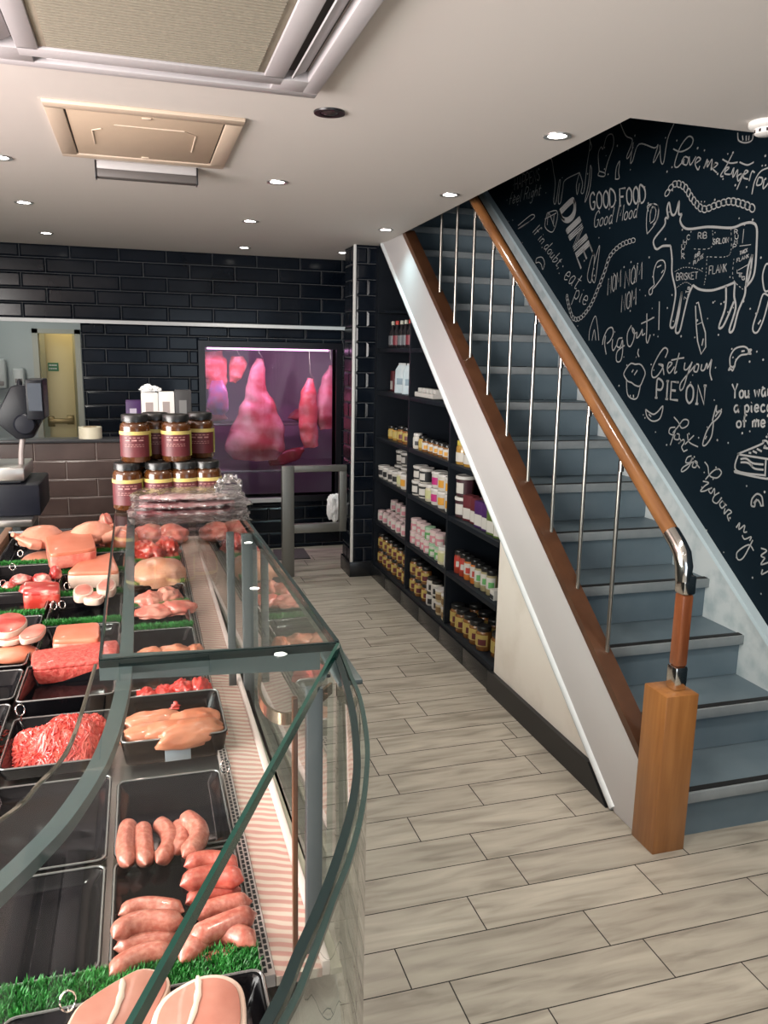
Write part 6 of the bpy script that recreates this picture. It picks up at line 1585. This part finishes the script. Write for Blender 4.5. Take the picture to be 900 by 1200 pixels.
script((750, 470), K7, [  # bacon my heart
 [(395, 372), (415, 400), (425, 455), (470, 470), (498, 440), (480, 415), (445, 430), (400, 480)], [(385, 490), (420, 500), (395, 520), (370, 550), (395, 550), (425, 535)], [(440, 530), (420, 545), (435, 565), (455, 535), (455, 575)], [(485, 560), (455, 580), (445, 610), (470, 625), (500, 590)], [(505, 610), (488, 630), (500, 655), (520, 635), (505, 612), (530, 640)], [(520, 655), (515, 690), (540, 665), (560, 680), (535, 700), (545, 735)],
 [(588, 775), (610, 745), (605, 785), (640, 760), (635, 800), (655, 800)], [(625, 820), (640, 845), (680, 830), (670, 855)], [(690, 850), (665, 900), (630, 960), (600, 970), (592, 930), (630, 895), (670, 880), (695, 915)],
 [(740, 900), (775, 915), (740, 945), (765, 960)], [(765, 960), (740, 1000), (790, 985)], [(750, 1030), (745, 1060), (790, 1040), (800, 1070)]], 0.006)
K3 = 200/900
script((700, 130), K3, [  # Love me tenderloin
 [(400, 200), (440, 215), (490, 190), (505, 150), (480, 135), (440, 185), (415, 250), (408, 290), (425, 295), (460, 255)], [(460, 240), (445, 270), (470, 285), (480, 250), (462, 240)], [(485, 240), (490, 285), (520, 240)], [(520, 275), (545, 255), (530, 245), (515, 275), (530, 310), (540, 290)],
 [(562, 305), (580, 255), (580, 295), (605, 255), (600, 310), (620, 275)], [(615, 300), (635, 280), (620, 275), (610, 305), (630, 325)],
 [(712, 228), (680, 290), (650, 340), (665, 345)], [(660, 255), (700, 275), (740, 270)], [(675, 320), (695, 300), (680, 300), (672, 330), (700, 335)], [(705, 335), (720, 300), (715, 350), (740, 310), (735, 350)], [(760, 330), (740, 345), (745, 370), (770, 330), (735, 415)], [(750, 270), (790, 285), (825, 270)], [(775, 335), (795, 320), (780, 315), (770, 350), (795, 360)], [(800, 370), (815, 320), (830, 325)], [(815, 440), (830, 370), (860, 320), (900, 300)], [(850, 350), (840, 390), (865, 385), (870, 355), (850, 350)], [(880, 360), (875, 410), (910, 370)]], 0.006)
# --- drawings
def draw(org, k, strokes, w=0.006, name='chalk_drawing', label=None, smooth=True):
    mb = MB()
    for s in strokes: stroke(mb, [(org[0]+x*k, org[1]+y*k) for x, y in s], w, smooth)
    return finish(mb, name, label)
K1 = 150/900
draw((750, 220), K1, [
 [(200, 215), (190, 150), (205, 105), (222, 185), (250, 180), (275, 95), (272, 180), (295, 185)],
 [(200, 215), (178, 215), (172, 265), (100, 360), (100, 410), (120, 432), (160, 410), (215, 408)], [(215, 408), (225, 500), (225, 600), (250, 730), (235, 850), (212, 970), (240, 975), (265, 880), (295, 728)], [(295, 728), (275, 880), (250, 1005), (278, 1010), (310, 880), (340, 760), (372, 685)],
 [(372, 685), (420, 715), (500, 722), (580, 700), (668, 665)], [(605, 690), (600, 840), (555, 975), (580, 978), (615, 910), (660, 800)], [(668, 665), (662, 760), (672, 850), (628, 1000), (655, 1000), (690, 870), (735, 760), (742, 690)],
 [(295, 185), (282, 230), (305, 275), (350, 290), (480, 275), (640, 282), (720, 255), (785, 245), (820, 280), (820, 400), (810, 560), (790, 640), (742, 700)], [(790, 470), (760, 560), (745, 690)], [(790, 470), (775, 600), (750, 680)]], 0.010, 'chalk_cow', 'large chalk outline of a cow with named cuts')
mb = MB()
for s in ([(510, 300), (500, 420), (370, 430)], [(640, 290), (640, 440), (600, 485), (470, 485)], [(470, 485), (465, 600), (450, 690)], [(660, 500), (655, 640), (730, 720)], [(245, 590), (310, 560), (400, 570), (440, 590)], [(260, 700), (320, 665), (370, 690)], [(700, 410), (780, 400)], [(690, 580), (760, 540)], [(730, 290), (720, 390)]):
    c = [wp(750+x*K1, 220+y*K1) for x, y in s]; c = cat_rom(c, 9)
    for i in range(0, len(c)-1, 2): ribbon(mb, [c[i], c[i+1]], 0.003)
for a, p0, p1, h in (('RIB', (408, 360), (468, 355), 42), ('SIRLOIN', (512, 400), (622, 385), 38), ('FLANK', (485, 610), (608, 590), 58), ('BRISKET', (255, 652), (405, 640), 48), ('RIB', (385, 500), (420, 470), 26), ('PLATE', (375, 545), (445, 490), 26), ('THICK', (700, 475), (755, 450), 26), ('FLANK', (680, 525), (765, 490), 26)):
    text(mb, a, (750+p0[0]*K1, 220+p0[1]*K1), (750+p1[0]*K1, 220+p1[1]*K1), h*K1, 0.0035, up=(0.05, -1))
for a, pts, h in (('CHUCK', [(335, 365), (312, 400), (300, 430), (295, 465), (300, 500)], 34), ('RUMP', [(672, 325), (675, 360), (670, 395), (662, 428)], 30), ('LEG', [(690, 600), (705, 625), (722, 648)], 24), ('SHIN', [(338, 715), (330, 740), (322, 762), (318, 785)], 18)):
    for ch, (x, y) in zip(a, pts):
        text(mb, ch, (750+(x-8)*K1, 220+y*K1), (750+(x+14)*K1, 220+y*K1), h*K1, 0.0035, up=(0.05, -1))
finish(mb, 'chalk_lettering')
# knives, fork, drumstick, steak, sausage...
draw((750, 220), K1, [[(395, 815), (410, 805), (420, 850), (438, 945), (395, 965), (390, 830)], [(395, 965), (405, 1080), (430, 1170), (462, 1120), (460, 1020), (438, 945)], [(445, 1060), (435, 1110)]], 0.007, smooth=False)
draw((750, 220), K1, [[(910, 540), (885, 540), (862, 620), (875, 720), (905, 725)], [(905, 760), (865, 750), (830, 860), (795, 970), (800, 1015), (830, 1010), (870, 920), (905, 790)], [(850, 930), (830, 960)]], 0.007)
draw((750, 220), K1, [[(100, 685), (95, 600), (120, 525), (160, 510), (178, 545), (165, 610), (110, 690), (88, 710)], [(100, 685), (65, 720), (68, 752), (85, 740), (88, 710)], [(120, 560), (150, 545)], [(150, 600), (165, 580)]], 0.006)
draw((750, 220), K1, [[(50, 325), (45, 250), (55, 150), (95, 112), (130, 140), (125, 210), (95, 270), (50, 325)], [(70, 240), (75, 160), (100, 135), (112, 165), (100, 225), (72, 250)]], 0.005)
draw((730, 390), K6, [[(665, 205), (665, 150), (695, 100), (745, 85), (775, 100), (775, 130), (730, 140), (700, 175), (690, 215), (665, 205)], [(775, 105), (798, 105), (785, 120), (795, 130), (775, 130)], [(668, 208), (655, 232), (670, 225), (680, 235), (690, 215)], [(685, 155), (680, 150)], [(735, 115), (755, 112)]], 0.007)
draw((730, 390), K6, [[(15, 280), (5, 255), (25, 215), (50, 190), (75, 195), (105, 195), (125, 215), (138, 250), (125, 290), (105, 330), (75, 325), (55, 310), (30, 300), (15, 280)], [(22, 295), (28, 380), (60, 410), (90, 400), (108, 330)], [(55, 245), (65, 228)], [(70, 262), (90, 232)], [(45, 385), (45, 400)], [(65, 385), (65, 402)], [(98, 100), (92, 125), (100, 150)], [(82, 150), (84, 152)]], 0.007, label='chalk pie or muffin in a ridged cup')
draw((730, 390), K6, [[(140, 475), (150, 520), (185, 548), (230, 530), (248, 455), (215, 490), (185, 505), (140, 475)], [(160, 505), (175, 520)]], 0.007)
draw((730, 390), K6, [[(555, 545), (580, 450), (580, 490), (610, 485), (595, 520), (565, 550)], [(562, 545), (520, 610), (495, 690), (515, 695), (550, 640), (562, 550)], [(572, 520), (600, 480)], [(520, 640), (510, 660)]], 0.007)
draw((750, 470), K7, [[(595, 325), (745, 262), (750, 245), (775, 245), (785, 265)], [(595, 325), (785, 355)], [(600, 330), (590, 425), (770, 455)], [(590, 425), (588, 437), (770, 475), (800, 460)], [(770, 360), (765, 455)], [(615, 355), (650, 352), (690, 380), (755, 388)], [(615, 375), (660, 378), (700, 412), (755, 420)], [(665, 315), (680, 318)], [(690, 305), (715, 318)], [(715, 292), (745, 308)], [(755, 285), (785, 290)]], 0.008, label='chalk slice of cake')
draw((750, 470), K7, [[(680, 640), (685, 600), (715, 568), (745, 585), (752, 635)], [(680, 640), (700, 645), (705, 620), (720, 605), (735, 625), (740, 640), (757, 638)], [(695, 625), (715, 600)]], 0.007)
draw((620, 230), 160/900, [[(390, 560), (385, 520), (405, 430), (425, 380), (430, 420), (410, 560), (390, 560)], [(420, 560), (415, 520), (440, 400), (465, 325), (455, 420), (435, 560), (420, 560)], [(45, 440), (50, 410), (85, 402), (102, 440), (90, 482), (80, 450), (65, 435), (45, 440)], [(395, 950), (400, 880), (435, 790), (450, 850), (460, 950)], [(415, 950), (430, 880), (440, 950)], [(120, 110), (180, 95), (185, 150), (155, 235), (105, 200), (120, 110)], [(120, 190), (130, 110), (165, 200)], [(105, 150), (180, 110)], [(165, 115), (160, 190)]], 0.005)
draw((560, 140), 160/900, [[(455, 265), (485, 262), (500, 350), (510, 420), (500, 540), (515, 545), (535, 410), (545, 400)], [(545, 400), (530, 540), (545, 548), (560, 460), (575, 400), (670, 350)], [(670, 350), (650, 430), (655, 495), (670, 420)], [(670, 350), (690, 420), (680, 480), (700, 470), (720, 300), (735, 200), (740, 125)], [(735, 130), (750, 180), (735, 210)], [(742, 300), (730, 420), (705, 545), (735, 470), (750, 340), (742, 300)], [(265, 700), (350, 630), (372, 645), (300, 700), (265, 720), (350, 665)]], 0.005, 'chalk_pig')
draw((700, 130), K3, [[(120, 62), (150, 130), (185, 155), (155, 240), (165, 245), (190, 190)], [(190, 165), (175, 265), (185, 265), (220, 175), (300, 195), (320, 180), (295, 265), (305, 262), (330, 210)], [(330, 180), (335, 265), (350, 270), (370, 150), (405, 65)], [(10, 320), (5, 230), (20, 190), (30, 200), (50, 135), (80, 125), (85, 180), (55, 270), (40, 330)], [(10, 320), (5, 340), (35, 345), (40, 328), (10, 318)], [(95, 360), (100, 300), (118, 265), (112, 320), (115, 355), (95, 360)], [(740, 115), (745, 155), (780, 168), (815, 155), (822, 120)], [(765, 130), (768, 155)], [(785, 130), (785, 158)], [(800, 130), (798, 155)], [(270, 530), (265, 500), (300, 490), (322, 510), (315, 570), (295, 600)], [(280, 540), (290, 505), (308, 515)]], 0.0055)
def chain(pix, n_, r, w=0.005):
    mb = MB(); c = [wp(*q) for q in pix]; c = smooth_curve(c, 24)
    L_ = [0]
    for i in range(1, len(c)): L_.append(L_[-1]+(c[i]-c[i-1]).length)
    for k in range(n_):
        s = L_[-1]*(k+0.5)/n_; i = max(j for j in range(len(c)) if L_[j] <= s)
        i = min(i, len(c)-2); p = c[i].lerp(c[i+1], (s-L_[i])/max(L_[i+1]-L_[i], 1e-6)); t = (c[i+1]-c[i]).normalized(); q = Vector((0, -t.z, t.y))
        a = L_[-1]/n_*0.62
        ribbon(mb, [p+t*(a*math.cos(u))+q*(r*math.sin(u)+0.25*r*math.cos(u)) for u in [j*math.pi/8 for j in range(17)]], w)
    finish(mb, 'chalk_sausage_chain')
chain([(780, 229), (790, 216), (802, 219), (812, 234), (824, 245), (840, 240), (855, 236), (870, 239), (884, 245)], 22, 0.013)
chain([(744, 281), (728, 287), (715, 300), (708, 320), (700, 340), (692, 358), (681, 372), (672, 373), (667, 360), (664, 346)], 30, 0.011, 0.004)
mb = MB(); rd = random.Random(5)
placed = 0
while placed < 190:
    x, y = rd.uniform(585, 915), rd.uniform(140, 730)
    if y > (228+(x-568)*1.62)-8: continue
    if y < 228-(x-565)*0.52 and x < 736: continue
    if x > 735 and y < 146+(x-735)*0.11: continue
    dot(mb, x, y, rd.uniform(0.003, 0.0055)); placed += 1
mb.build('chalk_dots', chalk, wall_right, smooth=0, kind='stuff')
